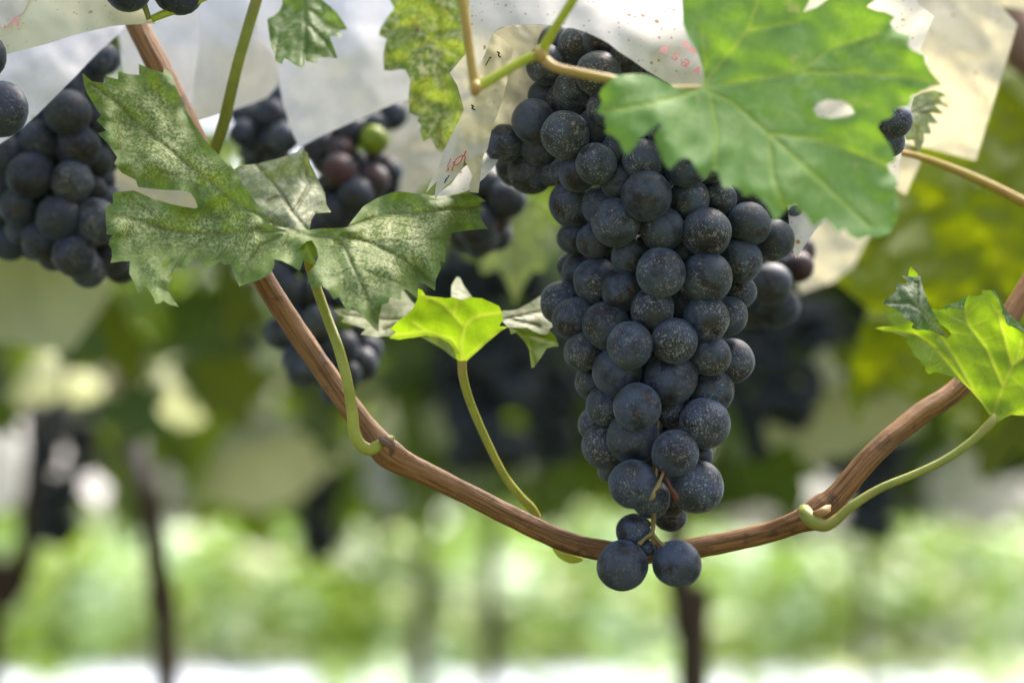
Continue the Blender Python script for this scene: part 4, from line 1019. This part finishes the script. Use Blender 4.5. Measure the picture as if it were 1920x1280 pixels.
# individually placed blurred bunches and covers
def far_bunch(px, py, d, s=1.0, cov=True, k=0, lab=None, clab=None, tall=1.0):
    q = at(px, py, d)
    b = bpy.data.objects.new("grape_bunch", FB[k % 5]); COL.objects.link(b)
    b.location = q; b.scale = (s, s, s * tall); b.rotation_euler = (rnd.uniform(-.1, .1), rnd.uniform(-.1, .1), rnd.uniform(0, 6))
    tag(b, lab or "far grape bunch blurred to a dark blot under the canopy", "grape bunch", "far blurred grape bunches")
    if cov:
        c = bpy.data.objects.new("paper_cover", FCV[(k * 3 + 1) % 7]); COL.objects.link(c)
        c.location = q + Vector((0, 0, .02 * s)); sc = s * rnd.uniform(1.0, 1.3)
        c.scale = (sc, sc, sc); c.rotation_euler = (rnd.uniform(-.3, .3), rnd.uniform(-.3, .3), rnd.uniform(0, 6))
        tag(c, clab or "far paper cover blurred to a pale blot under the canopy", "paper cover", "far blurred paper covers")
far_bunch(945, 450, 2.1, 1.25, False, 0, "dark blurred bunch behind the lime green leaf, left of the main bunch", "blurred paper over the dark bunch behind the lime leaf", tall=.85)
far_bunch(850, 470, 2.1, .9, False, 4, "dark blurred bunch behind the toothed tip of the speckled leaf", tall=.8)
far_bunch(1470, 550, 2.0, .95, False, 1, "dark blurred bunch right of the main bunch, below the bluish grapes", tall=.6)
far_bunch(1395, 570, 2.2, .95, False, 3, "dark blurred bunch half hidden by the right side of the main bunch", tall=.8)
far_bunch(120, 730, 2.7, .9, False, 3, "narrow dark blurred bunch low at the left edge")
far_bunch(1640, 735, 2.3, .9, False, 4, "narrow dark blurred bunch under the olive leaf, above the right cane", tall=.8)
far_bunch(1030, 600, 2.4, .9, False, 0, "dark blurred bunch at the left flank of the main bunch above the cane", tall=.85)
far_bunch(580, 790, 3.0, .9, False, 1, "small dark blur between the cane and the curved stalk")
for i in range(70):
    d = 3.0 + 9 * rnd.random() ** .9
    far_bunch(960 + rnd.uniform(-1050, 1050), 640 - (rnd.uniform(1.56, 1.86) - (1.4 + math.tan(PITCH) * d)) / d * FPX, d, rnd.uniform(.9, 1.3), rnd.random() < .5, i)
def far_cover(px, py, d, s, k, lab, tilt=(0, 0)):
    c = bpy.data.objects.new("paper_cover", FCV[k % 7]); COL.objects.link(c)
    c.location = at(px, py, d); c.scale = (s, s, s); c.rotation_euler = (tilt[0], tilt[1], rnd.uniform(0, 6))
    tag(c, lab, "paper cover", "far blurred paper covers")
far_cover(330, 700, 3.0, .6, 0, "wide pale olive paper cover blurred below the speckled leaf", (.3, .2))
far_cover(90, 680, 3.0, .6, 1, "pale olive blurred paper cover at the left edge below the left bunch", (.2, -.2))
far_cover(10, 810, 3.2, 1.3, 5, "white blurred paper cover cut by the left edge", (.1, .1))
far_cover(480, 800, 2.6, .8, 2, "pale blurred paper cover left of the cane bend", (.2, .5))
far_cover(870, 760, 2.6, .55, 3, "small pale blurred spot of paper left of the main bunch", (.3, .2))
far_cover(1560, 700, 2.1, .7, 4, "pale yellow blurred paper cover right of the dark bunch", (.4, .3))
far_cover(1480, 850, 5.5, 2.2, 5, "wide white blurred paper above the right part of the cane", (.2, .1))
far_cover(1820, 850, 5.0, 1.6, 6, "white blurred paper under the right leaf stalk", (.2, .1))
far_cover(310, 910, 4.5, .9, 5, "small white blurred paper beside the slender vine trunk", (.2, .1))
far_cover(40, 470, 1.7, .6, 1, "thin pale blurred paper left under the left bunch", (.2, .6))
far_cover(690, 860, 4.0, 1.0, 6, "greyish blurred paper beneath the petiole bend", (.2, .1))

# single blurred leaves one can tell apart
ME_LEAF = []
M_OLIVE = foliage_mat('olive_leaf', [(.07, .10, .012), (.10, .13, .02), (.13, .16, .03)], (.20, .27, .01), .4, .5, .8)
for k in range(4):
    o = leaf_field("blade", np.zeros((1, 3)), 1.0, [M_OLIVE, M_CANOPY, M_FIELD, M_OLIVE][k], 20 + k, 0.0)
    ME_LEAF.append(o.data); bpy.data.objects.remove(o)
def far_leaf(px, py, d, s, k, lab, e):
    o = bpy.data.objects.new("vine_leaf", ME_LEAF[k]); COL.objects.link(o)
    o.location = at(px, py, d); o.scale = (s, s, s); o.rotation_euler = e
    tag(o, lab, "vine leaf", "blurred vine leaves behind")
far_leaf(130, 610, 1.9, .085, 1, "dark green blurred leaf under the left bunch", (1.2, .2, .4))
far_leaf(450, 560, 1.9, .06, 0, "yellow green blurred leaf left of the cane under the speckled leaf", (1.3, -.3, 2.5))
far_leaf(430, 720, 2.2, .07, 0, "olive blurred leaf left of the cane, below the yellow green one", (1.2, .4, 3.3))
far_leaf(600, 800, 2.3, .09, 1, "green blurred leaf behind the bend of the curved stalk", (1.1, .3, 1.0))
far_leaf(780, 780, 2.2, .085, 1, "mid green blurred leaf between the two stalks", (1.2, -.4, 2.0))
far_leaf(480, 900, 3.0, .10, 1, "deep green blurred leaf low between trunk and cane", (1.2, .2, .7))
far_leaf(30, 560, 2.0, .06, 0, "narrow yellowish blurred leaf at the left edge", (1.3, .8, .4))
far_leaf(230, 850, 2.8, .09, 1, "green blurred leaf above the slender vine trunk", (1.3, .1, 2.2))
far_leaf(1620, 680, 1.9, .05, 0, "bright yellow green blurred leaf right of the dark bunch", (1.2, .5, 3.0))
far_leaf(880, 900, 3.0, .10, 1, "deep green blurred leaf behind the lime leaf stalk", (1.2, -.2, 1.4))
far_leaf(1420, 850, 3.0, .06, 1, "small green blurred leaf above the cane near the bunch tip", (1.2, -.2, 1.4))
far_leaf(1880, 800, 1.9, .07, 0, "olive blurred leaf in the corner under the backlit leaf", (1.2, -.2, 3.4))
far_leaf(255, 770, 2.2, .085, 1, "dark green blurred leaf hiding the top of the slender trunk", (1.3, .2, .3))
far_leaf(205, 860, 2.2, .07, 0, "olive blurred leaf left of the slender trunk top", (1.2, -.3, 1.9))
far_leaf(720, 960, 5.0, .14, 2, "bright yellow green blurred leaf lit at the edge of the shade", (1.2, .3, .2))
far_leaf(505, 1000, 5.5, .14, 2, "pale lime blurred leaf lit beside the slender trunk", (1.2, .3, 2.2))

for i in range(46):
    d = 1.7 + 2.6 * rnd.random()
    far_leaf(rnd.uniform(-30, 1950), rnd.uniform(560, 930), d, rnd.uniform(.05, .10) * (.6 + .2 * d), rnd.choice([1, 1, 1, 1, 3]), "blurred green leaf among many under the canopy", (rnd.uniform(.7, 1.7), rnd.uniform(-.7, .7), rnd.uniform(0, 6)))

# trunks
M_TRUNK = bark_mat("trunk_bark", (.045, .028, .018), (.10, .062, .04), (.025, .017, .012), along=6)
def trunk(label, pts):
    o = empty("grape_vine", at(*pts[-1][:3]), label, "grape vine", "vine trunks in the rows")
    tube("trunk", pts, M_TRUNK, o, seg=18, sub=8, groove=.08, gk=5, wob=.25)
def gpy(d):    # photo row of the ground at a distance
    return 640 + FPX * (1.4 / d + math.tan(PITCH)) * 1.0
trunk("slender dark vine trunk leaning slightly, left of the centre", [(205,640,3.6,14),(235,760,3.0,18),(266,890,2.45,22),(287,1000,2.35,21),(298,1150,2.35,20),(310,1300,2.35,22),(318,gpy(2.35),2.35,30)])
trunk("dark curved vine trunk at the left edge", [(75,760,2.9,22),(62,930,2.9,24),(45,1050,2.9,22),(10,1130,2.9,22),(-25,1200,2.9,24),(-30,gpy(2.9),2.9,30)])
trunk("thick dark vine trunk below the main bunch", [(1262,860,2.5,18),(1270,1060,2.5,22),(1288,1180,2.5,30),(1300,1290,2.5,32),(1310,gpy(2.5),2.5,40)])
trunk("faint far vine trunk left of the main bunch tip", [(800,900,6.5,14),(797,1050,6.5,14),(792,1200,6.5,16),(790,gpy(6.5),6.5,18)])
trunk("thin far vine trunk between the lime leaf stalk and the bunch tip", [(940,860,6.0,14),(925,1000,6.0,14),(920,1150,6.0,15),(915,gpy(6.0),6.0,18)])
trunk("dark short far trunk right of the cane node", [(1610,820,6,16),(1616,920,6,16),(1618,1010,6,10),(1620,1060,7.5,7),(1622,gpy(8),8,8)])
